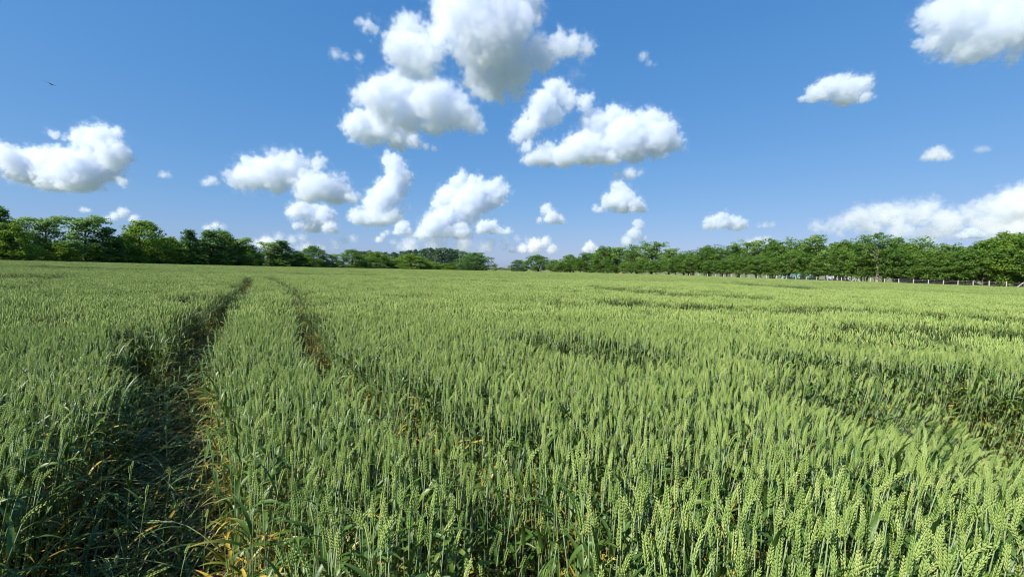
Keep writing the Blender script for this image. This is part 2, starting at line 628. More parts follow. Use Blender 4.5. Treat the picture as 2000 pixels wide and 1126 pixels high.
ZONES = [(0, 'left of the dark wheel track'), (330, 'beside the dark wheel track'), (560, 'right of the wheel track'), (760, 'left of bottom middle'),
         (930, 'at bottom middle'), (1120, 'right of bottom middle'), (1330, 'between bottom middle and right'), (1560, 'near the bottom right corner'), (1790, 'at the right border')]
for i in single:
    i = int(i)
    sm, lm, em, yellow = plant_parts[int(pick[i])]
    e = empty('wheat_stalk', P3[i])
    e.rotation_euler = rot[i]
    e.scale = scl[i]
    zone = [z_ for x0_, z_ in ZONES if sx[i] >= x0_][-1]
    row = 'lowest' if sy[i] > 1010 else 'second' if sy[i] > 930 else 'third'
    lx = float(lean[i, 0])
    pose = 'tilting right' if lx > 0.10 else 'tilting left' if lx < -0.03 else 'standing upright'
    look = 'yellow leaved wheat stalk' if yellow else 'green wheat stalk'
    tag(e, f'{look} {pose} in the {row} row {zone}', 'wheat stalk', f'{look}s {pose} in the {row} row {zone}')
    link('stem', sm, e); link('ear', em, e)
    for q in lm: link('leaf', q, e)

# middle distance: tufts
P = np.concatenate([scatter(rs, 6.3, 14, A(-60), A(60), 20), scatter(rs, 14, 34, A(-57), A(57), 14)])
h, lean, keep = shape_crop(P, rs)
P, h, lean = P[keep], h[keep], lean[keep]
spin = rs.random(len(P)) * 6.283
scl = np.stack([np.full(len(P), 1.0), np.full(len(P), 1.0), h], 1)
instancer('wheat_crop', np.column_stack([P, ground_z(P[:, 0], P[:, 1])]), lean_rot(lean * 0.8, spin), scl, rs.randint(0, 9, len(P)), mid_col,
          'pale green wheat rolling through the middle of the field', 'wheat')
# far: wide patches up to the edge of the crop
P = scatter(rs, 33.4, 215, A(-58), A(56), 1.25)
az = np.arctan2(P[:, 0], P[:, 1]); r = np.hypot(P[:, 0], P[:, 1])
P = P[r < edge_r(az) - 0.7]
h, lean, keep = shape_crop(P, rs, False)
P, h, lean = P[keep], h[keep], lean[keep]
spin = rs.random(len(P)) * 6.283
scl = np.stack([np.full(len(P), 1.0), np.full(len(P), 1.0), h], 1)
instancer('wheat_crop', np.column_stack([P, ground_z(P[:, 0], P[:, 1])]), lean_rot(lean * 0.5, spin), scl, rs.randint(0, 7, len(P)), far_col,
          'distant smooth pale wheat reaching to the edge of the field', 'wheat')

# ------------------------------------------------------------------ ground sheet
az_l = np.linspace(-math.pi, math.pi, 193)
r_l = np.concatenate([[0.05], np.geomspace(0.3, 40, 60), np.linspace(42, 240, 120), np.geomspace(260, 40000, 22)])
gv, gf = [], []
for r in r_l:
    xs, ys = r * np.sin(az_l[:-1]), r * np.cos(az_l[:-1])
    z = ground_z(xs, ys) + 0.03 * (vnoise(xs * 3, ys * 3, 2) - 0.5) * (r < 60)
    gv += np.column_stack([xs, ys, z]).tolist()
nn = 192
for i in range(len(r_l) - 1):
    for j in range(nn):
        gf.append((i * nn + j, i * nn + (j + 1) % nn, i * nn + nn + (j + 1) % nn, i * nn + nn + j))
gf.append(tuple(range(nn)))
me = bpy.data.meshes.new('field_ground')
me.from_pydata(gv, [], gf)
a_ = me.attributes.new('verge', 'FLOAT', 'POINT')
ga = np.array(gv); azs = np.arctan2(ga[:, 0], ga[:, 1]); rr = np.hypot(ga[:, 0], ga[:, 1])
a_.data.foreach_set('value', np.clip((rr / edge_r(azs) - 1.05) / 0.03, 0, 1).astype(np.float32))
m, n, l, b = mat('soil_and_grass', 0.95, 0.1)
c = ramp(n, l, noise(n, l, 9, 6, rough=0.65), [(0.3, (0.020, 0.015, 0.010)), (0.55, (0.050, 0.038, 0.023)), (0.75, (0.12, 0.092, 0.052))])
g_ = ramp(n, l, noise(n, l, 0.25, 6, rough=0.7), [(0.3, (0.09, 0.13, 0.05)), (0.6, (0.16, 0.18, 0.08)), (0.8, (0.24, 0.20, 0.11))])
l.new(mixc(n, l, attr(n, 'verge'), c, g_), b.inputs['Base Color'])
bp = n.new('ShaderNodeBump'); bp.inputs['Strength'].default_value = 0.7; bp.inputs['Distance'].default_value = 0.03
l.new(noise(n, l, 40, 5), bp.inputs['Height']); l.new(bp.outputs[0], b.inputs['Normal'])
me.materials.append(m)
me.polygons.foreach_set('use_smooth', [True] * len(gf))
tag(link('field_ground', me), 'bare brown soil of the field, showing in the wheel tracks', kind='structure')

# ------------------------------------------------------------------ trodden plants and straw in the wheel tracks
bent_col = proto_collection('trodden_plants')
for i in range(8):
    b = MB()
    for k in range(5):
        a0 = rng.uniform(0, 6.28)
        blade(b, (rng.uniform(-.04, .04), rng.uniform(-.04, .04), 0.0), a0, rng.uniform(.18, .38), rng.uniform(.010, .018), rng.uniform(.25, 1.2), rng.uniform(.5, 2.2), 2, rng.random(),
              rng.choice([(-.4, .1), (-.4, .3), (0.1, 1.2), (-.4, 0)]), 7, rng.uniform(-1, 1))
    if i % 2 == 0:
        a0 = rng.uniform(0, 6.28); L = rng.uniform(.3, .5)
        s = np.linspace(0, 1, 7); ht = 0.06 + 0.22 * np.sin(s * 1.7)
        p = np.stack([math.cos(a0) * L * s, math.sin(a0) * L * s, ht], 1)
        tube(b, p, 0.0017, 4, 1, rng.random())
        ear_geo(b, rng, p[-1], p[-1] - p[-2], np.array((math.cos(a0), math.sin(a0), 0)), .09, 0, rng.random())
    proto(bent_col, 'bent_plant', b.mesh('bent_plant', MATS))
straw_col = proto_collection('straw')
for i in range(6):
    b = MB()
    for k in range(9):
        a0 = rng.uniform(-.5, .5) + i
        L = rng.uniform(.1, .3); x0, y0, z0 = rng.uniform(-.09, .09), rng.uniform(-.09, .09), rng.uniform(.005, .03)
        p = [(x0 + math.cos(a0) * L * t, y0 + math.sin(a0) * L * t, z0 + rng.uniform(0, .02) * t) for t in (0, .33, .66, 1)]
        tube(b, p, rng.uniform(.0011, .0022), 3, 0, rng.random(), cap=False)
        if k % 3 == 0: blade(b, p[0], a0 + 1, rng.uniform(.1, .2), .009, .2, .5, 0, rng.random(), None, 4)
    proto(straw_col, 'straw_bunch', b.mesh('straw_bunch', [STRAW]))


def along(poly, w, n_, rs):
    segs = poly[1:] - poly[:-1]; ln = np.linalg.norm(segs, axis=1)
    k = rs.choice(len(segs), n_, p=ln / ln.sum())
    t = rs.random(n_)
    nrm = np.stack([-segs[:, 1], segs[:, 0]], 1) / ln[:, None]
    return poly[k] + segs[k] * t[:, None] + nrm[k] * (rs.uniform(-w, w, n_))[:, None]


P = np.concatenate([along(TRACK_L[:6], 0.40, 900, rs), along(TRACK_L[5:], 0.26, 420, rs), along(TRACK_R[3:6], 0.2, 260, rs), along(TRACK_R[5:], 0.22, 420, rs)])
P = P[np.hypot(P[:, 0], P[:, 1]) > 0.45]
instancer('trodden_wheat', np.column_stack([P, ground_z(P[:, 0], P[:, 1])]), np.column_stack([np.zeros((len(P), 2)), rs.random(len(P)) * 6.28]), np.repeat((0.7 + 0.6 * rs.random(len(P)))[:, None], 3, 1),
          rs.randint(0, 8, len(P)), bent_col, 'bent dark green wheat plants trodden low in the wheel tracks', 'trodden wheat')
P = np.concatenate([along(TRACK_L[:6], 0.40, 650, rs), along(TRACK_L[5:], 0.2, 160, rs), along(TRACK_R[3:6], 0.16, 50, rs), along(TRACK_R[5:], 0.2, 40, rs)])
P = P[np.hypot(P[:, 0], P[:, 1]) > 0.45]
instancer('flattened_straw', np.column_stack([P, ground_z(P[:, 0], P[:, 1]) + 0.012]), np.column_stack([rs.normal(0, .08, (len(P), 2)), rs.random(len(P)) * 6.28]), np.repeat((0.8 + 0.5 * rs.random(len(P)))[:, None], 3, 1),
          rs.randint(0, 6, len(P)), straw_col, 'pale flattened straw littering the soil of the wheel tracks', 'straw')
# ------------------------------------------------------------------ trees
def foliage_mat(name, stops, trans=0.42):
    m, n, l, b = mat(name, 0.55, 0.3)
    oi = n.new('ShaderNodeObjectInfo')
    v = fmath(n, l, 'ADD', fmath(n, l, 'MULTIPLY', oi.outputs['Random'], 0.45), fmath(n, l, 'MULTIPLY', attr(n, 'tint'), 0.55))
    c = ramp(n, l, v, stops)
    l.new(c, b.inputs['Base Color'])
    tr = n.new('ShaderNodeBsdfTranslucent')
    l.new(mixc(n, l, 1.0, c, (1.1, 1.15, 0.5), 'MULTIPLY'), tr.inputs['Color'])
    ms = n.new('ShaderNodeMixShader'); ms.inputs[0].default_value = trans
    l.new(b.outputs[0], ms.inputs[1]); l.new(tr.outputs[0], ms.inputs[2])
    l.new(ms.outputs[0], n['Material Output'].inputs['Surface'])
    return m


F_BRIGHT = foliage_mat('foliage_yellow_green', [(0, (0.117, 0.213, 0.028)), (0.5, (0.165, 0.275, 0.036)), (1, (0.235, 0.330, 0.049))])
F_MID = foliage_mat('foliage_mid_green', [(0, (0.071, 0.158, 0.029)), (0.5, (0.112, 0.215, 0.038)), (1, (0.172, 0.280, 0.051))])
F_AIRY = foliage_mat('foliage_pale_green', [(0, (0.132, 0.238, 0.070)), (0.5, (0.176, 0.290, 0.088)), (1, (0.263, 0.369, 0.132))])
F_DARK = foliage_mat('foliage_dark_green', [(0, (0.055, 0.133, 0.047)), (0.5, (0.083, 0.176, 0.055)), (1, (0.125, 0.232, 0.074))])
F_PINE = foliage_mat('foliage_pine', [(0, (0.050, 0.104, 0.054)), (1, (0.104, 0.178, 0.088))], 0.15)


def bark_mat(name, a, b2):
    m, n, l, b = mat(name, 0.9, 0.15)
    l.new(ramp(n, l, noise(n, l, 3.5, 5), [(0.3, a), (0.7, b2)]), b.inputs['Base Color'])
    return m


BARK = bark_mat('bark_grey_brown', (0.07, 0.055, 0.04), (0.16, 0.13, 0.10))
BARK_PALE = bark_mat('bark_pale', (0.22, 0.18, 0.14), (0.36, 0.31, 0.25))


class Leaves:
    def __init__(self, seed):
        self.rs = np.random.RandomState(seed); self.q, self.t = [], []

    def clump(self, c, rad, n_, size, up=0.5, tint=None):
        rs = self.rs
        n_ = int(n_ * 1.6); size *= 0.98
        d = rs.normal(size=(n_, 3)); d /= np.linalg.norm(d, axis=1)[:, None]
        p = np.asarray(c) + d * np.asarray(rad) * (0.45 + 0.6 * rs.random((n_, 1)))
        nr = rs.normal(size=(n_, 3)) * 0.8 + np.array((0, 0, up)) + d * 0.9
        nr /= np.linalg.norm(nr, axis=1)[:, None]
        a = np.cross(nr, rs.normal(size=(n_, 3))); a /= np.linalg.norm(a, axis=1)[:, None]
        b = np.cross(nr, a)
        s = size * (0.6 + 0.8 * rs.random((n_, 1)))
        k = nr * s * 0.18
        self.q.append(np.stack([p + a * s, p + b * s * 0.55 + k, p - a * s, p - b * s * 0.55 + k], 1))
        t = rs.random() if tint is None else tint
        self.t.append(np.clip(np.repeat(t, n_ * 4) + np.repeat(rs.normal(0, 0.15, n_), 4), 0, 1))

    def mesh(self, name, m):
        v = np.concatenate(self.q).reshape(-1, 3)
        k = len(v) // 4
        me = bpy.data.meshes.new(name)
        me.from_pydata(v.tolist(), [], np.arange(k * 4).reshape(k, 4).tolist())
        me.materials.append(m)
        a = me.attributes.new('tint', 'FLOAT', 'POINT')
        a.data.foreach_set('value', np.concatenate(self.t).astype(np.float32))
        return me


def limb(mb, rnd, p0, d, L, r0, r1, wig=0.12, up=0.15, seg=5, k=5):
    p = [np.array(p0, float)]; d = np.array(d, float); d /= np.linalg.norm(d)
    for i in range(seg):
        d = d + np.array([rnd.gauss(0, wig), rnd.gauss(0, wig), up * 0.5 + rnd.gauss(0, wig * .5)])
        d /= np.linalg.norm(d)
        p.append(p[-1] + d * L / seg)
    tube(mb, p, np.linspace(r0, r1, seg + 1), k, 0)
    return p


def tree_proto(kind, seed, low=0.5):
    """trunk and crown at a nominal 10 m height and about 6.5 m spread"""
    rnd = random.Random(seed)
    W, Lf = MB(), Leaves(seed)
    bark = BARK
    if kind == 'locust':                                   # airy, layered, with sky between the sprays
        fol = F_AIRY
        t = limb(W, rnd, (0, 0, -0.3), (rnd.uniform(-.05, .05), 0, 1), 8.6, 0.20, 0.05, 0.05, 0.25, 8, 6)
        for i in range(17):
            s = 0.18 + 0.80 * i / 16
            q = t[min(8, int(s * 8))]
            az = i * 2.4 + rnd.uniform(-.5, .5)
            ln = (1.0 + 2.6 * math.sin(math.pi * (0.2 + 0.72 * s)) ** 0.8) * rnd.uniform(0.75, 1.2)
            b = limb(W, rnd, q, (math.cos(az), math.sin(az), 0.55 + s * 0.6), ln, 0.07, 0.018, 0.2, 0.2, 4, 4)
            tint = rnd.random()
            for c in (b[-1], b[-2], b[2]):
                for _ in range(2):
                    o = np.array([rnd.gauss(0, .45), rnd.gauss(0, .45), rnd.gauss(0.1, .2)])
                    Lf.clump(c + o, (0.72, 0.72, 0.36), 22, 0.17, 0.9, tint)
    elif kind in ('broad', 'bright', 'dark', 'round'):
        fol = {'broad': F_MID, 'bright': F_BRIGHT, 'dark': F_DARK, 'round': F_DARK}[kind]
        t = limb(W, rnd, (0, 0, -0.3), (0, 0, 1), 7.6, 0.24, 0.05, 0.05, 0.25, 7, 6)
        n_ = {'broad': 84, 'bright': 90, 'dark': 74, 'round': 100}[kind]
        for i in range(n_):
            s = (i + 0.5) / n_
            az = i * 2.39996 + rnd.uniform(-.4, .4)
            z = low + (9.3 - low) * s
            if kind == 'dark': env = 2.5 * (1 - s) ** 0.6 * (0.55 + min(1, s * 5) * 0.45)
            elif kind == 'round': env = 3.3 * math.sqrt(max(0.03, 1 - (2 * s - 0.85) ** 2 / 1.35))
            else: env = 3.2 * math.sin(math.pi * (0.26 + 0.70 * s)) ** 0.7
            rr = env * math.sqrt(rnd.uniform(0.12, 1.0)) * rnd.uniform(0.8, 1.15)
            c = np.array((rr * math.cos(az), rr * math.sin(az), z + rnd.gauss(0, .35)))
            q = t[min(7, int(s * 6.5))]
            if i % 3 == 0:
                tube(W, [q, (q + c) / 2 + np.array((0, 0, -.15)), c], [0.06, 0.035, 0.012], 3, 0)
            r_ = rnd.uniform(0.65, 1.15) * (0.8 if kind == 'dark' else 1)
            Lf.clump(c, (r_, r_, r_ * 0.80), 44, 0.17, 0.35, rnd.random())
            if rnd.random() < 0.3:
                e = c * np.array((1.22, 1.22, 1.0)) + np.array((0, 0, rnd.uniform(-.2, .7)))
                Lf.clump(e, (0.45, 0.45, 0.35), 16, 0.15, 0.5, rnd.random())
        for _ in range(5):
            Lf.clump((rnd.gauss(0, .6), rnd.gauss(0, .6), 9.4 + rnd.uniform(-.4, .5)), (.45, .45, .4), 18, 0.16, 0.5)
    elif kind == 'row':                                    # drawn-up hedgerow tree: bare thin stem, leafy above
        fol = F_MID
        t = limb(W, rnd, (0, 0, -0.3), (rnd.uniform(-.08, .08), 0, 1), 8.2, 0.13, 0.04, 0.07, 0.25, 7, 5)
        for i in range(62):
            s = 0.22 + 0.78 * (i + .5) / 62
            az = i * 2.4 + rnd.uniform(-.5, .5)
            env = 2.5 * math.sin(math.pi * (0.20 + 0.66 * s)) ** 0.7
            rr = env * math.sqrt(rnd.uniform(0.1, 1.1))
            c = np.array((rr * math.cos(az), rr * math.sin(az), 0.4 + 9.0 * s + rnd.gauss(0, .3)))
            q = t[min(7, int(s * 6.5))]
            if i % 2 == 0: tube(W, [q, (q + c) / 2, c], [0.045, 0.028, 0.01], 3, 0)
            r_ = rnd.uniform(0.55, 1.05)
            Lf.clump(c, (r_, r_, r_ * 0.78), 32, 0.17, 0.45, rnd.random())
        for _ in range(7):
            Lf.clump((rnd.gauss(0, .9), rnd.gauss(0, .9), 9.2 + rnd.uniform(-.5, .8)), (.5, .5, .25), 14, 0.15, 0.6)
    elif kind == 'bare':                                   # thick pale bole, one long slanting limb, spreading top
        fol = F_MID; bark = BARK_PALE
        t = limb(W, rnd, (0, 0, -0.3), (0.01, 0, 1), 7.0, 0.26, 0.10, 0.02, 0.3, 7, 7)
        b = limb(W, rnd, t[4], (0.9, -0.25, 0.75), 3.3, 0.10, 0.03, 0.03, 0.0, 4, 5)
        Lf.clump(b[-1], (0.8, 0.8, 0.35), 40, 0.16, 0.8)
        b = limb(W, rnd, t[4], (-0.7, -0.2, 0.5), 1.8, 0.08, 0.03, 0.08, 0.1, 4, 5)
        for i in range(48):
            s = (i + .5) / 48
            az = i * 2.4 + rnd.uniform(-.4, .4)
            rr = (3.2 - 1.6 * s) * math.sqrt(rnd.uniform(0.08, 1.1))
            c = np.array((rr * math.cos(az), rr * math.sin(az) + 0.5, 4.6 + 5.2 * s + rnd.gauss(0, .25)))
            if i % 2 == 0: tube(W, [t[min(7, 4 + int(s * 3.5))], (t[6] + c) / 2, c], [0.06, 0.035, 0.012], 3, 0)
            r_ = rnd.uniform(0.6, 1.1)
            Lf.clump(c, (r_, r_, r_ * 0.4), 34, 0.16, 0.8, rnd.random())
    elif kind == 'bush':
        fol = F_DARK if seed % 2 else F_BRIGHT
        for i in range(5):
            a = i * 1.3
            limb(W, rnd, (0, 0, -0.2), (math.cos(a) * .6, math.sin(a) * .6, 1), 5.5, 0.08, 0.02, 0.1, 0.1, 4, 4)
        for i in range(46):
            s = (i + .5) / 46; az = i * 2.4
            rr = 3.4 * math.sqrt(max(.05, 1 - (s * 1.0) ** 2)) * math.sqrt(rnd.uniform(.1, 1.1))
            c = (rr * math.cos(az), rr * math.sin(az), 0.6 + 8.2 * s + rnd.gauss(0, .5))
            r_ = rnd.uniform(0.7, 1.3)
            Lf.clump(c, (r_, r_, r_ * .7), 40, 0.2, 0.4, rnd.random())
    elif kind == 'pine':
        fol = F_PINE
        t = limb(W, rnd, (0, 0, -0.3), (0, 0, 1), 9.3, 0.16, 0.04, 0.03, 0.3, 6, 5)
        for i in range(26):
            s = (i + .5) / 26; az = i * 2.4
            rr = (1.9 - 1.2 * s) * math.sqrt(rnd.uniform(.1, 1.1))
            c = np.array((rr * math.cos(az), rr * math.sin(az), 3.4 + 6.4 * s + rnd.gauss(0, .2)))
            if i % 3 == 0: tube(W, [t[min(6, 3 + int(s * 3))], c], [0.04, 0.01], 3, 0)
            Lf.clump(c, (.75, .75, .42), 30, 0.24, 0.4, rnd.random())
    return W.mesh('trunk', [bark]), Lf.mesh('crown', fol)


PROTO = {}
for kind, cnt in (('locust', 4), ('broad', 4), ('bright', 3), ('dark', 3), ('round', 1), ('row', 5), ('bare', 1), ('bush', 4), ('pine', 4)):
    PROTO[kind] = [tree_proto(kind, 40 + i * 1 + len(PROTO) * 10) for i in range(cnt)]
PROTO['standard'] = [tree_proto('broad', 301 + i, 2.3) for i in range(4)]
proto_size = {}
trng = random.Random(77)


def mesh_extent(me):
    if me.name not in proto_size:
        v = np.empty(len(me.vertices) * 3); me.vertices.foreach_get('co', v); v = v.reshape(-1, 3)
        proto_size[me.name] = (np.percentile(np.hypot(v[:, 0], v[:, 1]), 97), np.percentile(v[:, 2], 99.7))
    return proto_size[me.name]


def edge_depth(px):
    xs = [e[0] for e in EDGE]; ds = [e[2] for e in EDGE]
    return float(np.interp(px, xs, ds))


def plant_tree(px, top, width, kind, off, label, group=None, name='tree', cat='tree', variant=None, depth=None, base=None):
    depth = depth or edge_depth(px) + off
    g = at(px, depth)
    zt = CAM_H + ray(px, top).z * depth
    H = max(0.8, zt - g.z)
    ms = PROTO[kind]
    tr, cr = ms[variant if variant is not None else trng.randrange(len(ms))]
    R, Z = mesh_extent(cr)
    e = empty(name, (g.x, g.y, g.z - 0.05), trng.uniform(0, 6.28) if kind != 'bare' else 0.55)
    wx = width * depth / FPX / 2 / R
    e.scale = (wx, wx, H / Z)
    tag(e, label, cat, group)
    link('trunk', tr, e); link('crown', cr, e)
    return e


LT = 'trees along the left edge of the field'
RT = 'trees along the right edge of the field'
for args in [
    (2, 403, 62, 'dark', 6, 'dark pointed tree at the left end, standing above its neighbours'),
    (-14, 430, 70, 'broad', 5, 'green tree cut by the left border under the dark pointed tree'),
    (24, 436, 66, 'bright', 3, 'yellow green full tree next to the left border'),
    (50, 424, 62, 'locust', 7, 'thin crowned airy tree behind the yellow green tree at left'),
    (90, 422, 74, 'locust', 6, 'feathery tree with sky between its sprays, left of the tall pale one'),
    (167, 421, 92, 'locust', 6, 'tall pale green airy tree with its stem showing, left side'),
    (212, 444, 58, 'dark', 4, 'small dark layered tree right of the tall pale airy tree'),
    (243, 458, 62, 'broad', 6, 'mid green tree tucked against the broad bright tree\'s left flank'),
    (280, 431, 96, 'bright', 4, 'broad bright green tree with a peaked top, left side'),
    (328, 463, 74, 'bright', 5, 'lower yellow green tree right of the broad bright tree'),
    (373, 449, 48, 'dark', 4, 'narrow dark green tree left of the wide dark twin topped tree'),
    (412, 450, 70, 'dark', 5, 'left half of the dark twin topped pair on the left side'),
    (436, 449, 60, 'broad', 7, 'right half of the dark twin topped pair on the left side'),
    (466, 463, 60, 'locust', 6, 'ragged tree on the slope of the skyline right of the dark pair'),
    (488, 478, 54, 'broad', 4, 'low rounded tree at the foot of the sloping skyline'),
    (527, 472, 50, 'locust', 6, 'open airy tree just right of the dip in the left treeline'),
    (553, 470, 56, 'dark', 5, 'dark upright tree right of the dip in the left treeline'),
    (583, 490, 50, 'broad', 7, 'low green tree between the dark upright and the domed tree'),
    (611, 480, 66, 'broad', 5, 'domed mid green tree in the middle of the left treeline'),
    (648, 495, 40, 'locust', 5, 'small sparse tree before the treeline breaks up'),
    (686, 487, 62, 'broad', 6, 'full green tree in front of the pine wood\'s left end'),
    (733, 491, 70, 'broad', 6, 'wide green tree in front of the pines, second from their left end'),
    (765, 506, 40, 'locust', 8, 'small loose tree in the gap under the pines'),
    (802, 496, 78, 'bright', 5, 'bright yellow green domed tree in front of the pine wood'),
    (842, 511, 56, 'bright', 7, 'low bright tree right of the yellow green dome'),
    (876, 514, 56, 'bright', 8, 'low pale bush-like tree left of the big round tree'),
    (929, 493, 76, 'round', 4, 'big round dark green tree standing alone at the right end of the pines'),
    (966, 514, 16, 'locust', 14, 'spindly little tree right of the big round tree'),
]:
    plant_tree(*args, group=LT)
for args in [
    (1013, 507, 42, 'round', 6, 'dark round tree at the left end of the right tree row'),
    (1050, 497, 62, 'standard', 8, 'broad tree second in the right row, next to the dark round one'),
    (1084, 507, 44, 'standard', 8, 'lower tree third in the right row'),
    (1114, 497, 58, 'standard', 9, 'leafy tree fourth in the right row'),
    (1146, 493, 54, 'row', 9, 'tree on the rising skyline left of the peaked pair'),
    (1178, 481, 56, 'standard', 9, 'left one of the peaked pair in the right row'),
    (1203, 481, 50, 'locust', 9, 'right one of the peaked pair in the right row'),
    (1234, 478, 50, 'row', 10, 'upright tree left of the tall airy tree in the right row'),
    (1271, 471, 70, 'locust', 9, 'tall airy tree sticking out of the right row\'s left half'),
    (1306, 484, 40, 'locust', 10, 'thin twiggy treetop right of the tall airy tree'),
    (1344, 488, 60, 'row', 10, 'tree in the dip of the right row\'s skyline'),
    (1382, 479, 62, 'standard', 10, 'spreading tree right of the skyline dip'),
    (1412, 478, 60, 'row', 10, 'tree before the far end of the white posts'),
    (1445, 474, 62, 'locust', 10, 'loose topped tree near the first white posts'),
    (1478, 467, 62, 'locust', 10, 'ragged tree where the white posts begin'),
    (1510, 466, 58, 'standard', 9, 'tree above the turquoise wall\'s left end'),
    (1543, 464, 60, 'row', 9, 'tree above the middle of the turquoise wall'),
    (1596, 457, 74, 'locust', 8, 'sparse tall tree with see-through top, right of the turquoise wall'),
    (1646, 470, 70, 'standard', 9, 'full tree left of the triangular braced post'),
    (1684, 466, 70, 'row', 9, 'tree just behind the triangular braced post'),
    (1714, 455, 84, 'bare', 5, 'tall tree with a bare pale trunk and one slanting limb'),
    (1752, 464, 74, 'standard', 8, 'tree right of the bare pale trunk'),
    (1789, 463, 72, 'row', 8, 'tree above the white shed roof'),
    (1830, 474, 66, 'locust', 8, 'looser tree at the low spot left of the red earth heap'),
    (1872, 481, 74, 'standard', 8, 'low tree above the red earth heap'),
    (1922, 466, 84, 'standard', 6, 'tree on the left shoulder of the big right end tree'),
    (1966, 454, 100, 'bright', 6, 'big green tree at the right end of the row'),
    (2018, 449, 120, 'standard', 5, 'large tree cut by the right border'),
]:
    plant_tree(*args, group=RT)

# younger trees filling the front rank of the right row
for px in range(1100, 2040, 17):
    top = float(np.interp(px, [1100, 1300, 1500, 1750, 2000], [512, 506, 496, 490, 490])) + trng.uniform(-9, 9)
    spot = [t for x0, t in ((0, 'below the rising left half of the skyline'), (1225, 'beneath the tall airy tree'), (1320, 'at the dip of the skyline'), (1405, 'by the first white posts'),
                            (1500, 'before the turquoise shed'), (1610, 'left of the triangular braced post'), (1690, 'around the bare pale trunk'), (1760, 'before the white roofed shed'),
                            (1830, 'above the red earth heaps'), (1930, 'under the big right end tree')) if px >= x0][-1]
    plant_tree(px + trng.uniform(-6, 6), top, float(np.interp(px, [1100, 2000], [32, 52])), 'row', trng.uniform(4.5, 7.5),
               'slender young front rank tree ' + spot, 'young front rank trees ' + spot)
# a back rank thickens the belt
for px in range(1120, 2060, 30):
    top = float(np.interp(px, [1100, 1180, 1271, 1344, 1445, 1596, 1715, 1850, 1966, 2050], [504, 490, 486, 494, 484, 476, 474, 486, 470, 460])) + trng.uniform(-3, 6)
    spot = [t for x0, t in ((0, 'behind the rising left half'), (1225, 'behind the tall airy tree'), (1405, 'behind the first white posts'), (1500, 'behind the turquoise shed'),
                            (1690, 'behind the bare pale trunk'), (1830, 'behind the red earth heaps'), (1930, 'behind the big right end tree')) if px >= x0][-1]
    plant_tree(px + trng.uniform(-8, 8), top, float(np.interp(px, [1100, 2000], [48, 84])), trng.choice(['standard', 'row']), trng.uniform(13, 19),
               'green back rank tree of the right row ' + spot, 'back rank trees ' + spot)
for px in range(-25, 650, 26):
    top = float(np.interp(px, [0, 100, 190, 240, 300, 370, 440, 500, 560, 640], [452, 468, 474, 462, 464, 474, 468, 490, 492, 505])) + trng.uniform(-3, 6)
    spot = [t for x0, t in ((-99, 'behind the dark pointed tree at the left end'), (60, 'behind the feathery tree at left'), (130, 'behind the tall pale airy tree'), (205, 'behind the broad bright tree'),
                            (320, 'behind the dark twin topped pair'), (470, 'behind the dip of the left treeline'), (590, 'behind the domed mid green tree')) if px >= x0][-1]
    plant_tree(px + trng.uniform(-8, 8), top, 58, trng.choice(['broad', 'dark', 'broad']), trng.uniform(12, 20), 'green left back rank tree ' + spot, 'back rank trees of the left row ' + spot)
# dark undergrowth along the left treeline
for px, top, w in [(-10, 478, 60), (40, 486, 60), (70, 478, 50), (112, 470, 60), (138, 476, 56), (185, 488, 60), (225, 486, 56), (262, 488, 60), (305, 490, 56), (345, 490, 50), (385, 492, 52),
                   (430, 494, 56), (470, 500, 46), (505, 503, 40), (545, 504, 44), (585, 506, 40), (640, 509, 40), (665, 510, 36), (710, 513, 36), (760, 516, 34), (900, 517, 36)]:
    spot = [t for x0, t in ((-99, 'below the dark pointed tree at the left end'), (60, 'below the feathery tree at left'), (130, 'at the foot of the tall pale airy tree'), (205, 'at the foot of the broad bright tree'),
                            (320, 'under the dark twin topped pair'), (450, 'at the dip of the left treeline'), (600, 'where the left treeline breaks up'), (800, 'beside the big round tree')) if px >= x0][-1]
    plant_tree(px, top, w, 'bush', 3, 'bush in the undergrowth ' + spot, 'bushes ' + spot, 'bush', 'bush', 0 if px < 640 else 1)
# the pine wood far behind
for i in range(46):
    pspot = ('at its low left end', 'left of its dip', 'above the yellow green domed tree', 'at its highest top', 'on its right slope', 'behind the big round tree')[min(5, i * 6 // 46)]
    px = 694 + 246 * (i + 0.5) / 46 + trng.uniform(-3, 3)
    top = float(np.interp(px, [694, 714, 735, 765, 795, 825, 855, 879, 909, 940], [487, 487, 490, 492, 488, 484, 482, 484, 489, 497])) + trng.uniform(0, 4)
    plant_tree(px, top, 18, 'pine', 0, 'dark pine in the distant wood ' + pspot, 'distant pines ' + pspot, 'pine_tree', 'pine', None, 330 + trng.uniform(-20, 30))
for px in range(690, 950, 13):
    plant_tree(px + trng.uniform(-4, 4), 508 + trng.uniform(-5, 3), 26, 'bush', 0, 'dark scrub closing the foot of the distant pine wood', 'scrub under the distant pines', 'bush', 'bush', trng.choice([0, 2]), 318)
# low growth on the skyline in the gap, and behind the belt on the right
for px in range(952, 1010, 9):
    plant_tree(px, 523 + trng.uniform(-1, 1.5), 22, 'bush', 0, 'tiny dark bush on the horizon in the gap between the tree rows', 'bushes on the horizon', 'bush', 'bush', 1, 420)
# ------------------------------------------------------------------ concrete post fence on the right
def simple_mat(name, a, b2, scale=6.0, rough=0.8):
    m, n, l, b = mat(name, rough, 0.25)
    l.new(ramp(n, l, noise(n, l, scale, 5), [(0.3, a), (0.7, b2)]), b.inputs['Base Color'])
    return m


CONCRETE = simple_mat('whitewashed_concrete', (0.30, 0.285, 0.26), (0.46, 0.44, 0.40), 5)
WIRE = simple_mat('galvanised_wire', (0.20, 0.20, 0.20), (0.32, 0.32, 0.31), 5, 0.5)


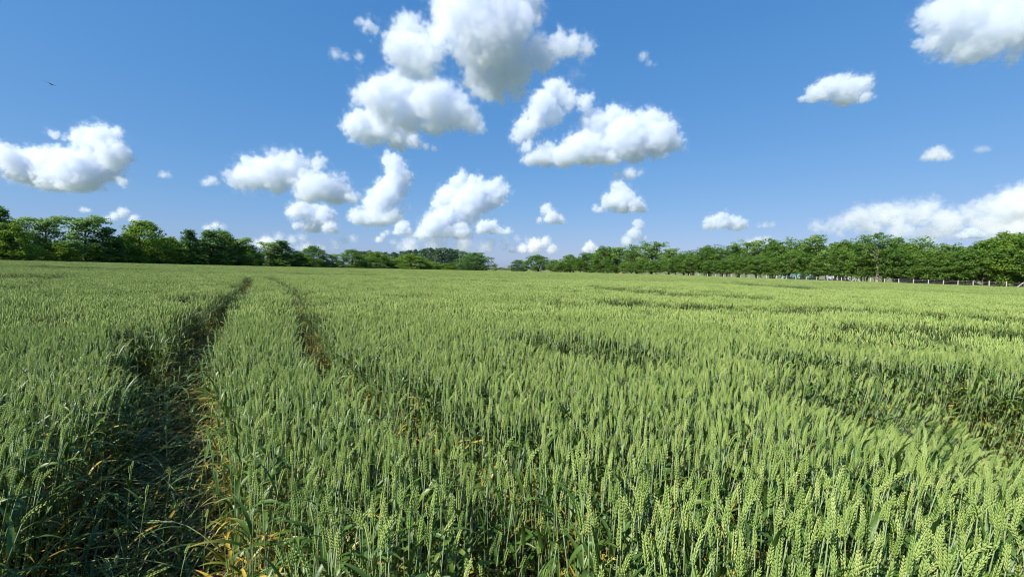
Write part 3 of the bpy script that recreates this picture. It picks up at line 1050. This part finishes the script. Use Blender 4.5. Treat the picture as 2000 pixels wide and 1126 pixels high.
def box(mb, c, sx, sy, sz, rot=None, m=0, taper=1.0):
    """box standing on c, optionally tapered towards the top"""
    v = []
    for z, k in ((0, 1), (sz, taper)):
        for x, y in ((-1, -1), (1, -1), (1, 1), (-1, 1)): v.append((x * sx / 2 * k, y * sy / 2 * k, z))
    v = np.array(v, float)
    if rot is not None: v = v @ np.array(rot).T
    mb.add(v + np.array(c), [(3, 2, 1, 0), (4, 5, 6, 7), (0, 1, 5, 4), (1, 2, 6, 5), (2, 3, 7, 6), (3, 0, 4, 7)], m)


def beam(mb, p, q, w, m=0):
    p, q = np.array(p, float), np.array(q, float)
    tube(mb, [p, q], w * 0.707, 4, m)
    mb.f.append(tuple(range(mb.n - 8, mb.n - 4))[::-1]); mb.m.append(m)


POSTS = [1347, 1364, 1381.8, 1398, 1414, 1430, 1447, 1463.6, 1480.5, 1498, 1517, 1536, 1555.4, 1575.5, 1595.7, 1617.8, 1644.5, 1672.5, 1701, 1728.6, 1756.5, 1785, 1814.5, 1843.8,
         1872.6, 1902.8, 1934, 1967.8, 2003, 2040, 2080]
fpos = [at(px, edge_depth(px) + 3.4) for px in POSTS]
fence = empty('post_fence', fpos[20])
tag(fence, 'fence of white concrete posts and thin wire along the right tree row', 'fence')
inv = Vector(fpos[20])
post_me = None
b = MB()
box(b, (0, 0, -0.3), 0.125, 0.125, 1.32, taper=0.86)
box(b, (0, 0, 1.02), 0.1075, 0.1075, 0.05, taper=0.4)
post_me = b.mesh('post', [CONCRETE], smooth=False)
for i, p in enumerate(fpos):
    q = link('post', post_me, fence)
    q.location = p - inv
    q.rotation_euler = (trng.gauss(0, .02), trng.gauss(0, .02), -0.7)
    q.scale = (1, 1, trng.uniform(0.94, 1.06))
run = Vector((fpos[-1] - fpos[10])).normalized()
for i in (17, 28):
    for s in (-1, 1):
        b = MB()
        base = fpos[i] + run * (1.05 * s) - inv
        beam(b, (base.x, base.y, base.z - 0.1), fpos[i] - inv + Vector((0, 0, 1.06)) + run * 0.06 * s, 0.13)
        br = b.mesh('brace', [CONCRETE], smooth=False)
        link('brace', br, fence)
for h_ in (0.15, 0.42, 0.7, 0.97):
    b = MB()
    pts = []
    for i, p in enumerate(fpos):
        pts.append(p - inv + Vector((0, 0, h_)))
    tube(b, [tuple(p) for p in pts], 0.012, 3, 0)
    link('wire', b.mesh('wire', [WIRE]), fence)

# ------------------------------------------------------------------ sheds, heap and car glimpsed behind the right trees
TURQ = simple_mat('turquoise_cladding', (0.15, 0.36, 0.30), (0.22, 0.44, 0.37), 1.5)
WHITE = simple_mat('white_cladding', (0.40, 0.44, 0.48), (0.55, 0.58, 0.60), 1.2)
GREYROOF = simple_mat('grey_sheet_roof', (0.30, 0.32, 0.34), (0.45, 0.47, 0.50), 1.0)
DARKGL = simple_mat('dark_window', (0.02, 0.025, 0.03), (0.05, 0.06, 0.07), 1.0, 0.15)


def shed(px0, px1, off, wall_h, roof_h, wm, rm, label, bays, door=True):
    d0, d1 = edge_depth(px0) + off, edge_depth(px1) + off
    A_, B_ = at(px0, d0), at(px1, d1)
    z = min(A_.z, B_.z)
    run = (B_ - A_); run.z = 0
    L = run.length; ang = math.atan2(run.y, run.x)
    e = empty('shed', (A_.x, A_.y, z), ang)
    tag(e, label, 'shed')
    D = 5.0
    # front wall panels, each with a gap left for its frame
    step = L / bays
    pm = None
    for i in range(bays):
        b = MB(); box(b, (0, 0, 0), step - 0.05, 0.08, wall_h)
        if pm is None: pm = b.mesh('panel', [wm], smooth=False)
        q = link('panel', pm, e); q.location = (step * (i + .5), 0, 0)
    b = MB()
    box(b, (L / 2, D / 2, 0), L, D - 0.1, wall_h - 0.03)
    link('wall', b.mesh('wall', [wm], smooth=False), e)
    b = MB()
    y0, y1 = -0.45, D + 0.45
    v = [(-.4, y0, wall_h), (L + .4, y0, wall_h), (L + .4, D / 2, wall_h + roof_h), (-.4, D / 2, wall_h + roof_h), (-.4, y1, wall_h), (L + .4, y1, wall_h),
         (-.4, y0, wall_h - .1), (L + .4, y0, wall_h - .1), (-.4, y1, wall_h - .1), (L + .4, y1, wall_h - .1)]
    b.add(v, [(0, 1, 2, 3), (3, 2, 5, 4), (0, 3, 4, 8, 6), (1, 7, 9, 5, 2), (6, 7, 1, 0), (4, 5, 9, 8), (6, 8, 9, 7)], 0)
    link('roof', b.mesh('roof', [rm], smooth=False), e)
    if door:
        b = MB(); box(b, (step * (bays // 2 + .5), -0.07, 0.0), 1.2, 0.05, 2.0)
        link('door', b.mesh('door', [DARKGL], smooth=False), e)
    return e


shed(1526, 1600, 26, 3.0, 0.8, TURQ, GREYROOF, 'long low turquoise walled shed seen between the stems of the right row', 6)
shed(1612, 1662, 27, 2.8, 0.7, WHITE, GREYROOF, 'pale shed behind the stems left of the triangular braced post', 4)
shed(1760, 1826, 22, 2.3, 1.1, WHITE, WHITE, 'white roofed shed behind the stems left of the red earth heap', 4, False)

EARTH = simple_mat('red_brown_earth', (0.16, 0.075, 0.045), (0.32, 0.17, 0.10), 2.2, 0.95)
BRICK = simple_mat('red_brick', (0.22, 0.075, 0.05), (0.38, 0.15, 0.10), 3.0, 0.9)


def heap(px0, px1, off, hh, label, m):
    c = (px0 + px1) / 2
    g = at(c, edge_depth(c) + off)
    w = (px1 - px0) * edge_depth(c) / FPX / 2
    b = MB(); N1, N2 = 28, 9
    vs, f = [], []
    hr = random.Random(int(px0))
    for i in range(N2 + 1):
        s = i / N2
        for j in range(N1):
            a = 6.283 * j / N1
            rr = (1 - s) * (1 + 0.18 * math.sin(3 * a + px0) + hr.gauss(0, .05))
            z = hh * (1 - (1 - s) ** 2.0) * (1 + hr.gauss(0, .09)) - (0.1 if i == 0 else 0)
            vs.append((math.cos(a) * rr * w, math.sin(a) * rr * 2.2, z))
    for i in range(N2):
        for j in range(N1): f.append((i * N1 + j, i * N1 + (j + 1) % N1, i * N1 + N1 + (j + 1) % N1, i * N1 + N1 + j))
    b.add(vs, f)
    o = link('earth_heap', b.mesh('earth_heap', [m], smooth=False))
    o.location = g
    o.rotation_euler = (0, 0, -0.6)
    tag(o, label, 'heap')


heap(1808, 1862, 9, 1.5, 'red brown earth heap sloping up behind the white posts', EARTH)
heap(1852, 1915, 10, 1.2, 'lower heap of reddish rubble right of the brown earth heap', BRICK)
heap(1205, 1228, 5, 0.9, 'small orange brown mound at the foot of the right row\'s left half', EARTH)


# pale car parked under the trees at the right end
def car(px, off, label):
    g = at(px, edge_depth(px) + off)
    e = empty('parked_car', (g.x, g.y, g.z), -0.75)
    tag(e, label, 'car')
    PAINT = simple_mat('pale_car_paint', (0.55, 0.58, 0.62), (0.62, 0.65, 0.68), 0.5, 0.3)
    RUBBER = simple_mat('tyre_rubber', (0.02, 0.02, 0.02), (0.035, 0.035, 0.035), 4, 0.8)

    def loft(secs, m, nm):
        b = MB(); vs, f = [], []
        for x, hw, z0, z1, tw in secs:
            vs += [(x, -hw, z0), (x, hw, z0), (x, hw, (z0 + z1) / 2), (x, tw, z1), (x, -tw, z1), (x, -hw, (z0 + z1) / 2)]
        for i in range(len(secs) - 1):
            for j in range(6): f.append((i * 6 + j, i * 6 + (j + 1) % 6, i * 6 + 6 + (j + 1) % 6, i * 6 + 6 + j))
        f += [tuple(range(6))[::-1], tuple((len(secs) - 1) * 6 + j for j in range(6))]
        b.add(vs, f, 0)
        return link(nm, b.mesh(nm, [m]), e)
    loft([(-2.1, .72, .35, .75, .68), (-2.0, .82, .28, .92, .74), (-1.0, .86, .25, .98, .78), (0.6, .86, .25, .96, .78), (1.6, .84, .26, .86, .72), (2.1, .72, .34, .66, .62)], PAINT, 'body')
    loft([(-1.75, .70, .93, 1.0, .62), (-1.3, .74, .95, 1.40, .58), (0.1, .74, .95, 1.44, .58), (0.95, .72, .94, .98, .64)], DARKGL, 'window')
    loft([(-1.28, .60, 1.405, 1.44, .55), (-0.5, .61, 1.43, 1.48, .56), (0.12, .60, 1.425, 1.47, .55)], PAINT, 'roof')
    for x in (-1.3, 1.3):
        for y in (-.78, .78):
            b = MB(); a = [(x + .31 * math.cos(k * .5236), .31 + .31 * math.sin(k * .5236)) for k in range(12)]
            b.add([(p[0], y - .1, p[1]) for p in a] + [(p[0], y + .1, p[1]) for p in a], [(k, (k + 1) % 12, 12 + (k + 1) % 12, 12 + k) for k in range(12)] + [tuple(range(12)), tuple(range(23, 11, -1))])
            link('wheel', b.mesh('wheel', [RUBBER], smooth=False), e)


car(1966, 8, 'pale car half hidden under the big right end tree behind the last posts')

# ------------------------------------------------------------------ bird
b = MB()
secs = [(-.13, .004, 0), (-.10, .016, 0), (-.04, .030, 0.004), (0.02, .034, 0.006), (0.07, .026, 0.008), (0.10, .021, .014), (0.122, .019, .016), (0.14, .009, .013), (0.158, .002, .010)]
tube(b, [(x, 0, z) for x, r, z in secs], [r for x, r, z in secs], 8, 0)
for s in (-1, 1):
    vs, f = [], []
    for t_, (y, x0, x1, z) in enumerate([(0.0, -.045, .055, .012), (.08, -.050, .065, .035), (.16, -.055, .050, .045), (.23, -.075, .010, .040), (.29, -.10, -.075, .030)]):
        vs += [(x0, s * y, z), (x1, s * y, z - .003), (x1, s * y, z + .006), (x0, s * y, z + .003)]
    for i in range(4):
        for j in range(4): f.append((i * 4 + j, i * 4 + (j + 1) % 4, i * 4 + 4 + (j + 1) % 4, i * 4 + 4 + j))
    f.append((16, 17, 18, 19))
    b.add(vs, f, 0)
vs = [(-.11, -.012, .002), (-.11, .012, .002), (-.235, .035, .0), (-.235, -.035, .0), (-.11, -.012, .008), (-.11, .012, .008), (-.235, .035, .004), (-.235, -.035, .004)]
b.add(vs, [(0, 1, 2, 3), (7, 6, 5, 4), (0, 4, 5, 1), (1, 5, 6, 2), (2, 6, 7, 3), (3, 7, 4, 0)], 0)
PLUM = simple_mat('dark_plumage', (0.015, 0.015, 0.018), (0.04, 0.04, 0.045), 30, 0.6)
o = link('bird', b.mesh('bird', [PLUM]))
o.location = Vector((0, 0, CAM_H)) + ray(100, 165) * 17.5
d = (ray(107, 168) - ray(93, 162)).normalized()
view = ray(100, 165).normalized()
upv = (view.cross(d)).normalized() * -1
if upv.z < 0: upv = -upv
side = upv.cross(d).normalized()
mw = Matrix((d, side, upv)).transposed()
o.rotation_euler = mw.to_euler()
o.scale = (0.8, 0.8, 0.6)
tag(o, 'small dark bird gliding alone in the blue, upper left', 'bird')
# ------------------------------------------------------------------ clouds (real volumes, kilometres away)
DENS = 2.6
cloud_mat = bpy.data.materials.new('cloud_vapour')
cloud_mat.use_nodes = True
n, l = cloud_mat.node_tree.nodes, cloud_mat.node_tree.links
n.clear()
vo = n.new('ShaderNodeOutputMaterial')
vp = n.new('ShaderNodeVolumePrincipled'); vp.name = 'Principled Volume'
vp.inputs['Color'].default_value = (0.862, 0.900, 0.958, 1)
vp.inputs['Density'].default_value = 1.0
vp.inputs['Density Attribute'].default_value = 'density'
vp.inputs['Anisotropy'].default_value = 0.15
l.new(vp.outputs[0], vo.inputs['Volume'])
cloud_mat.cycles.volume_interpolation = 'LINEAR'

wisp_mat = cloud_mat.copy()          # scatter colour lightened so thin scraps don't render darker than the sky
wisp_mat.name = 'thin_cloud_vapour'
wisp_mat.node_tree.nodes['Principled Volume'].inputs['Color'].default_value = (0.985, 0.99, 0.995, 1)


def cloud(label, puffs, base_y, soft=0.12, thick=1.0, dist=None, res=150, rough=1.0, flat=1.0):
    """puffs: (x, y, r) in photograph pixels; they become spheres of vapour at the
    distance at which the cloud's base lies about a kilometre up."""
    rnd = random.Random(hash_str(label))
    mx = sum(p[0] for p in puffs) / len(puffs)
    bd = ray(mx, base_y)
    if dist is None:
        dist = min(1050.0 / max(bd.z, 0.01), 15000.0)
    P = []
    for (x, y, r) in puffs:
        d = ray(x, y)
        R = r * dist / FPX
        dep = dist + rnd.uniform(-0.9, 0.9) * R
        P.append((Vector((0, 0, CAM_H)) + d * dep, R * 1.2))
    org = sum((p for p, r in P), Vector()) / len(P)
    lo = Vector((min(p[i] - r * 1.35 for p, r in P) for i in range(3))) - org
    hi = Vector((max(p[i] + r * 1.35 for p, r in P) for i in range(3))) - org
    zb = (Vector((0, 0, CAM_H)) + bd * dist - org).z
    size = hi - lo
    px = dist / FPX
    vox = max(max(size) / (res * 1.5), 1.95 * px)
    rs = sorted(r for p, r in P)
    Rm = rs[len(rs) // 2]

    o = link('cloud', bpy.data.volumes.new('cloud'))
    o.location = org
    cm = cloud_mat if thick > 0.6 else wisp_mat
    o.data.materials.append(cm)
    tag(o, label, 'cloud', 'cumulus clouds in the blue sky')
    g = bpy.data.node_groups.new('cloud_field', 'GeometryNodeTree')
    g.interface.new_socket('Geometry', in_out='INPUT', socket_type='NodeSocketGeometry')
    g.interface.new_socket('Geometry', in_out='OUTPUT', socket_type='NodeSocketGeometry')
    N, L = g.nodes, g.links

    def M(op, a, b=None, c=None):
        q = N.new('ShaderNodeMath')
        q.operation = op
        for i, v in enumerate((a, b, c)):
            if v is None: continue
            if isinstance(v, (int, float)): q.inputs[i].default_value = v
            else: L.new(v, q.inputs[i])
        return q.outputs[0]

    pos = N.new('GeometryNodeInputPosition').outputs[0]
    # domain warp for irregular outlines
    nz = N.new('ShaderNodeTexNoise'); nz.inputs['Scale'].default_value = 0.9 / Rm; nz.inputs['Detail'].default_value = 2
    off = N.new('ShaderNodeVectorMath'); off.operation = 'ADD'
    off.inputs[1].default_value = (rnd.uniform(0, 900) * Rm, rnd.uniform(0, 900) * Rm, 0)
    L.new(pos, off.inputs[0]); L.new(off.outputs[0], nz.inputs['Vector'])
    wv = N.new('ShaderNodeVectorMath'); wv.operation = 'MULTIPLY_ADD'
    wv.inputs[1].default_value = (0.8 * Rm * rough,) * 3
    sb = N.new('ShaderNodeVectorMath'); sb.operation = 'SUBTRACT'; sb.inputs[1].default_value = (0.5, 0.5, 0.5)
    L.new(nz.outputs['Color'], sb.inputs[0]); L.new(sb.outputs[0], wv.inputs[0]); L.new(pos, wv.inputs[2])
    wp = wv.outputs[0]
    f = None
    for p, r in P:
        dn = N.new('ShaderNodeVectorMath'); dn.operation = 'DISTANCE'
        L.new(wp, dn.inputs[0]); dn.inputs[1].default_value = p - org
        v = M('MULTIPLY_ADD', dn.outputs['Value'], -1.0 / r, 1.0)
        # in units of the median puff radius, so the edge keeps its width
        v = M('MULTIPLY', v, (r / Rm) ** 0.7)
        f = v if f is None else M('SMOOTH_MAX', f, v, 0.18)
    # cauliflower bumps
    for sc, amp in ((1.5, 0.60), (3.6, 0.42)):
        vr = N.new('ShaderNodeTexVoronoi'); vr.feature = 'F1'; vr.inputs['Scale'].default_value = sc / Rm
        L.new(off.outputs[0], vr.inputs['Vector'])
        f = M('ADD', f, M('MULTIPLY_ADD', vr.outputs['Distance'], -amp * rough, amp * 0.46 * rough))
    n2 = N.new('ShaderNodeTexNoise'); n2.inputs['Scale'].default_value = 3.4 / Rm
    n2.inputs['Detail'].default_value = 4; n2.inputs['Roughness'].default_value = 0.62
    L.new(off.outputs[0], n2.inputs['Vector'])
    f = M('ADD', f, M('MULTIPLY_ADD', n2.outputs['Fac'], 0.95 * rough, -0.475 * rough))
    # flattened base
    sx = N.new('ShaderNodeSeparateXYZ'); L.new(pos, sx.inputs[0])
    below = M('MAXIMUM', M('MULTIPLY_ADD', sx.outputs['Z'], -1.0 / Rm, (zb + 0.25 * Rm) / Rm), 0.0)
    f = M('MULTIPLY_ADD', below, -flat, f)
    den = M('DIVIDE', f, soft * 1.9)
    cl = N.new('ShaderNodeClamp'); L.new(den, cl.inputs['Value'])
    den = M('MULTIPLY', M('POWER', cl.outputs[0], 1.3), DENS * thick / (Rm + 40))
    # thin torn vapour round the heap
    ws = N.new('ShaderNodeTexNoise'); ws.inputs['Scale'].default_value = 1.7 / Rm; ws.inputs['Detail'].default_value = 4; ws.inputs['Roughness'].default_value = 0.65
    L.new(off.outputs[0], ws.inputs['Vector'])
    c1 = N.new('ShaderNodeClamp'); L.new(M('MULTIPLY_ADD', f, 2.2, 0.85), c1.inputs['Value'])
    c2 = N.new('ShaderNodeClamp'); L.new(M('MULTIPLY_ADD', ws.outputs['Fac'], 4.5, -2.1), c2.inputs['Value'])
    den = M('ADD', den, M('MULTIPLY', M('MULTIPLY', M('POWER', c1.outputs[0], 1.6), c2.outputs[0]), 0.26 * DENS * thick / (Rm + 40)))
    vc = N.new('GeometryNodeVolumeCube')
    L.new(den, vc.inputs['Density'])
    vc.inputs['Min'].default_value = lo
    vc.inputs['Max'].default_value = hi
    for i, a in enumerate('XYZ'):
        vc.inputs['Resolution ' + a].default_value = max(12, int(size[i] / vox))
    sm = N.new('GeometryNodeSetMaterial'); sm.inputs['Material'].default_value = cm
    L.new(vc.outputs[0], sm.inputs['Geometry'])
    go = N.new('NodeGroupOutput')
    L.new(sm.outputs[0], go.inputs[0])
    md = o.modifiers.new('vapour', 'NODES')
    md.node_group = g
    return o


def hash_str(s):
    h = 7
    for ch in s: h = (h * 131 + ord(ch)) % 1000003
    return h


cloud('great white cloud at the top centre, cut off by the frame edge',
      [(880, 5, 40), (930, 20, 60), (1000, 10, 55), (960, 60, 60), (900, 60, 40), (1015, 45, 32), (860, 62, 26),
       (800, 62, 28), (772, 78, 22), (790, 100, 33), (830, 108, 33), (858, 85, 20), (800, 130, 25), (835, 145, 18),
       (912, 104, 28), (950, 115, 45), (1000, 112, 42), (1050, 103, 28), (1090, 92, 24), (1118, 86, 22), (1140, 98, 20),
       (1060, 116, 24), (930, 150, 28), (970, 160, 35), (1010, 150, 28), (950, 180, 25), (980, 198, 20), (935, 180, 18),
       (1008, 182, 20), (715, 48, 13), (732, 62, 11), (700, 40, 7), (940, -40, 60), (1000, -50, 50)], 150, res=230, flat=0.15, thick=0.78)
cloud('flat bottomed heap cloud with grey belly, left of the sky\'s centre',
      [(698, 192, 15), (740, 187, 33), (780, 178, 32), (800, 168, 20), (840, 190, 33), (868, 185, 22), (890, 215, 34),
       (850, 225, 38), (800, 215, 38), (760, 215, 33), (918, 240, 22), (932, 256, 12)], 262, res=170)
cloud('small bright puff tucked under the left end of the grey bellied cloud',
      [(700, 245, 26), (725, 245, 28), (750, 250, 26), (778, 270, 22), (808, 277, 14), (720, 265, 20), (785, 288, 13),
       (830, 291, 10), (850, 292, 8)], 292, res=130)
cloud('broad white cloud with a ragged left arm, right of the sky\'s centre',
      [(1075, 170, 15), (1090, 185, 24), (1060, 200, 22), (1110, 195, 18), (1140, 200, 16), (1050, 225, 24), (1080, 225, 20),
       (1030, 250, 22), (1012, 265, 15), (1028, 285, 12), (1040, 312, 18), (1065, 305, 24), (1100, 308, 26), (1140, 293, 32),
       (1120, 275, 14), (1160, 242, 26), (1200, 235, 26), (1180, 280, 38), (1230, 270, 40), (1270, 237, 23), (1290, 240, 18),
       (1280, 272, 32), (1308, 250, 16), (1318, 278, 16), (1150, 310, 20), (1190, 310, 16), (1334, 290, 8)], 322, res=200)
cloud('wide white cloud standing over the left trees',
      [(15, 303, 20), (-25, 300, 22), (55, 325, 34), (110, 325, 34), (150, 335, 38), (195, 318, 36), (172, 272, 22),
       (200, 270, 24), (212, 268, 18), (228, 256, 7), (222, 300, 26), (240, 354, 9), (100, 350, 26), (150, 355, 24),
       (98, 260, 6), (112, 264, 7), (128, 268, 7), (145, 280, 8)], 374, res=170)
cloud('long low cloud left of the slender tower cloud',
      [(468, 345, 20), (500, 338, 30), (540, 335, 34), (575, 322, 22), (570, 342, 26), (610, 368, 30), (650, 375, 30),
       (688, 387, 15), (600, 388, 16), (622, 320, 14)], 394, res=150)
cloud('ragged low patch of cloud beneath the long low cloud',
      [(585, 413, 18), (570, 412, 10), (630, 425, 22), (610, 440, 18), (580, 440, 9), (645, 445, 14), (605, 415, 16)], 454, res=110)
cloud('slender tower cloud leaning right, with a bright head',
      [(757, 312, 14), (770, 325, 19), (780, 345, 22), (765, 370, 26), (748, 385, 24), (735, 400, 22), (740, 424, 24),
       (702, 426, 18), (715, 430, 20), (765, 422, 18), (793, 408, 6)], 440, res=140)
cloud('tall heaped cloud rising above the dark pine wood',
      [(905, 343, 12), (900, 365, 20), (930, 365, 20), (972, 360, 14), (988, 372, 12), (960, 380, 25), (920, 395, 30),
       (880, 390, 27), (860, 396, 15), (870, 420, 22), (850, 440, 24), (832, 455, 18), (890, 430, 26), (900, 452, 20),
       (870, 455, 18)], 468, res=150)
cloud('small puff at the lower right of the tall heaped cloud',
      [(945, 445, 14), (960, 444, 13), (990, 452, 9), (975, 452, 8)], 458, res=70)
cloud('small puff at the lower left of the tall heaped cloud', [(787, 443, 12), (778, 452, 9), (795, 452, 9)], 460, res=60)
cloud('faint low bank of cloud right above the pine wood', [(800, 482, 20), (850, 478, 24), (905, 480, 22), (950, 482, 18), (985, 482, 10)], 496, soft=0.4, thick=0.4, res=90)
cloud('cone shaped cloud with a flat base, right of centre',
      [(1210, 370, 16), (1190, 395, 15), (1215, 390, 24), (1238, 400, 15), (1165, 409, 8), (1252, 406, 9)], 418, res=110)
cloud('pale scrap of cloud above the cone shaped cloud', [(1230, 340, 13), (1207, 344, 10), (1250, 338, 8)], 352, soft=0.35, thick=0.5, res=70)
cloud('little two humped cloud between the heaped and the cone clouds', [(1068, 410, 11), (1076, 425, 12), (1095, 430, 9), (1055, 430, 6)], 438, res=70)
cloud('tiny wisp alone in deep blue, right of the great cloud', [(1257, 110, 9), (1267, 123, 7), (1280, 126, 4)], 132, soft=0.5, thick=0.5, res=60)
cloud('thin wisp left of the great top cloud', [(655, 105, 11), (675, 112, 8), (702, 112, 10), (650, 137, 6)], 122, soft=0.5, thick=0.5, res=80)
cloud('faint scrap beneath the great cloud\'s right arm', [(1122, 146, 12), (1134, 148, 8)], 160, soft=0.6, thick=0.25, res=60)
cloud('lone flat cloud in the right half of the sky',
      [(1590, 187, 16), (1612, 172, 20), (1640, 172, 23), (1670, 172, 20), (1688, 165, 14), (1697, 152, 6), (1650, 190, 20),
       (1566, 196, 7), (1690, 188, 12)], 202, res=130)
cloud('large broken cloud in the top right corner',
      [(1830, 30, 32), (1880, 30, 38), (1940, 20, 48), (1990, 30, 40), (1815, 80, 16), (1855, 80, 30), (1920, 70, 42),
       (1900, 112, 24), (1880, 108, 22), (1960, 68, 28), (1985, 95, 15), (1975, 120, 13), (2005, 60, 25), (1806, 96, 6),
       (2002, 147, 9), (2045, 20, 50), (1900, -30, 50), (1970, -30, 50)], 110, res=190, flat=0.2, thick=0.8)
cloud('small round cloud far right over the low bank', [(1813, 305, 11), (1832, 300, 14), (1848, 305, 10)], 316, soft=0.3, thick=0.6, res=60)
cloud('faint flat streak right of the small round cloud', [(1908, 292, 6), (1918, 292, 8), (1929, 292, 6)], 298, soft=0.5, thick=0.3, res=50)
cloud('small bright cloud over the middle of the right tree row', [(1388, 437, 13), (1410, 430, 14), (1435, 437, 14), (1452, 440, 9)], 452, res=90)
cloud('long pale cloud bank low over the right trees',
      [(1595, 442, 14), (1620, 442, 16), (1650, 434, 18), (1680, 425, 24), (1720, 417, 24), (1750, 420, 26), (1800, 417, 26),
       (1822, 396, 12), (1836, 386, 5), (1850, 432, 28), (1900, 418, 22), (1940, 405, 26), (1980, 388, 26), (1995, 410, 38),
       (1930, 440, 28), (1700, 446, 20), (1760, 450, 22), (2040, 390, 40), (1640, 455, 10), (1820, 455, 22), (1990, 450, 25)],
      468, thick=0.42, soft=0.24, res=210, flat=0.2)
cloud('small puff under the right end of the low bank', [(1880, 462, 9), (1898, 456, 11), (1915, 461, 8)], 466, res=60, dist=9000)
cloud('small slanting cloud over the left trees', [(225, 423, 9), (241, 414, 9), (262, 428, 8), (210, 427, 6)], 433, soft=0.3, res=70)
cloud('tiny scrap left of the slanting cloud', [(164, 410, 6), (172, 411, 5)], 416, soft=0.4, thick=0.5, res=40)
cloud('faint small scrap right of the wide left cloud', [(320, 342, 8), (331, 343, 6)], 349, soft=0.4, thick=0.5, res=50)
cloud('small scrap midway between left and centre clouds', [(402, 358, 8), (414, 353, 9), (423, 358, 6)], 365, soft=0.4, thick=0.7, res=50)
cloud('low ragged cloud right at the gap in the treeline', [(1020, 487, 10), (1045, 478, 13), (1066, 472, 10), (1077, 487, 10), (1000, 490, 7), (1040, 490, 10)], 495, thick=0.5, res=90)
cloud('small hooked cloud rising behind the right trees', [(1246, 438, 10), (1238, 456, 12), (1226, 470, 11), (1255, 467, 7)], 482, thick=0.7, res=80)
cloud('little puff low beside the hooked cloud', [(1152, 480, 9), (1160, 487, 8), (1144, 488, 7)], 494, thick=0.6, res=60)
cloud('low puff behind the left treeline\'s right end', [(520, 472, 12), (505, 477, 10), (535, 477, 10), (545, 482, 8)], 486, thick=0.5, soft=0.3, res=60)
cloud('low faint puffs above the left treeline', [(600, 480, 12), (625, 484, 10), (655, 482, 9), (585, 484, 8)], 490, thick=0.35, soft=0.4, res=60)
cloud('small scrap over the left treeline', [(405, 446, 8), (420, 441, 8), (434, 443, 6)], 450, thick=0.6, soft=0.4, res=50)
cloud('faint torn cloud low over the dip of the left treeline', [(545, 462, 9), (570, 468, 10), (590, 462, 8), (560, 474, 8)], 478, soft=0.5, thick=0.35, res=50)
cloud('faint low bank right of the pine wood over the gap', [(985, 470, 9), (1010, 466, 8), (960, 474, 9), (1030, 470, 7)], 480, soft=0.5, thick=0.35, res=60)
cloud('faint puff above the rising part of the right tree row', [(1480, 470, 9), (1497, 468, 8), (1465, 474, 8)], 480, soft=0.4, thick=0.5, res=50)
cloud('faint small streak between the bright small cloud and the long bank', [(1495, 440, 7), (1508, 439, 6), (1483, 441, 5)], 445, soft=0.5, thick=0.3, res=40)
cloud('faint shred beneath the ragged low patch', [(672, 470, 9), (690, 466, 8), (655, 472, 7)], 478, soft=0.5, thick=0.3, res=50)
cloud('thin shred right of the slender tower cloud', [(800, 470, 8), (820, 466, 7), (768, 474, 7)], 478, soft=0.5, thick=0.3, res=50)
cloud('thin rising scrap left of the tall heaped cloud', [(740, 468, 7), (748, 459, 6), (757, 453, 5)], 474, thick=0.6, soft=0.4, res=50)
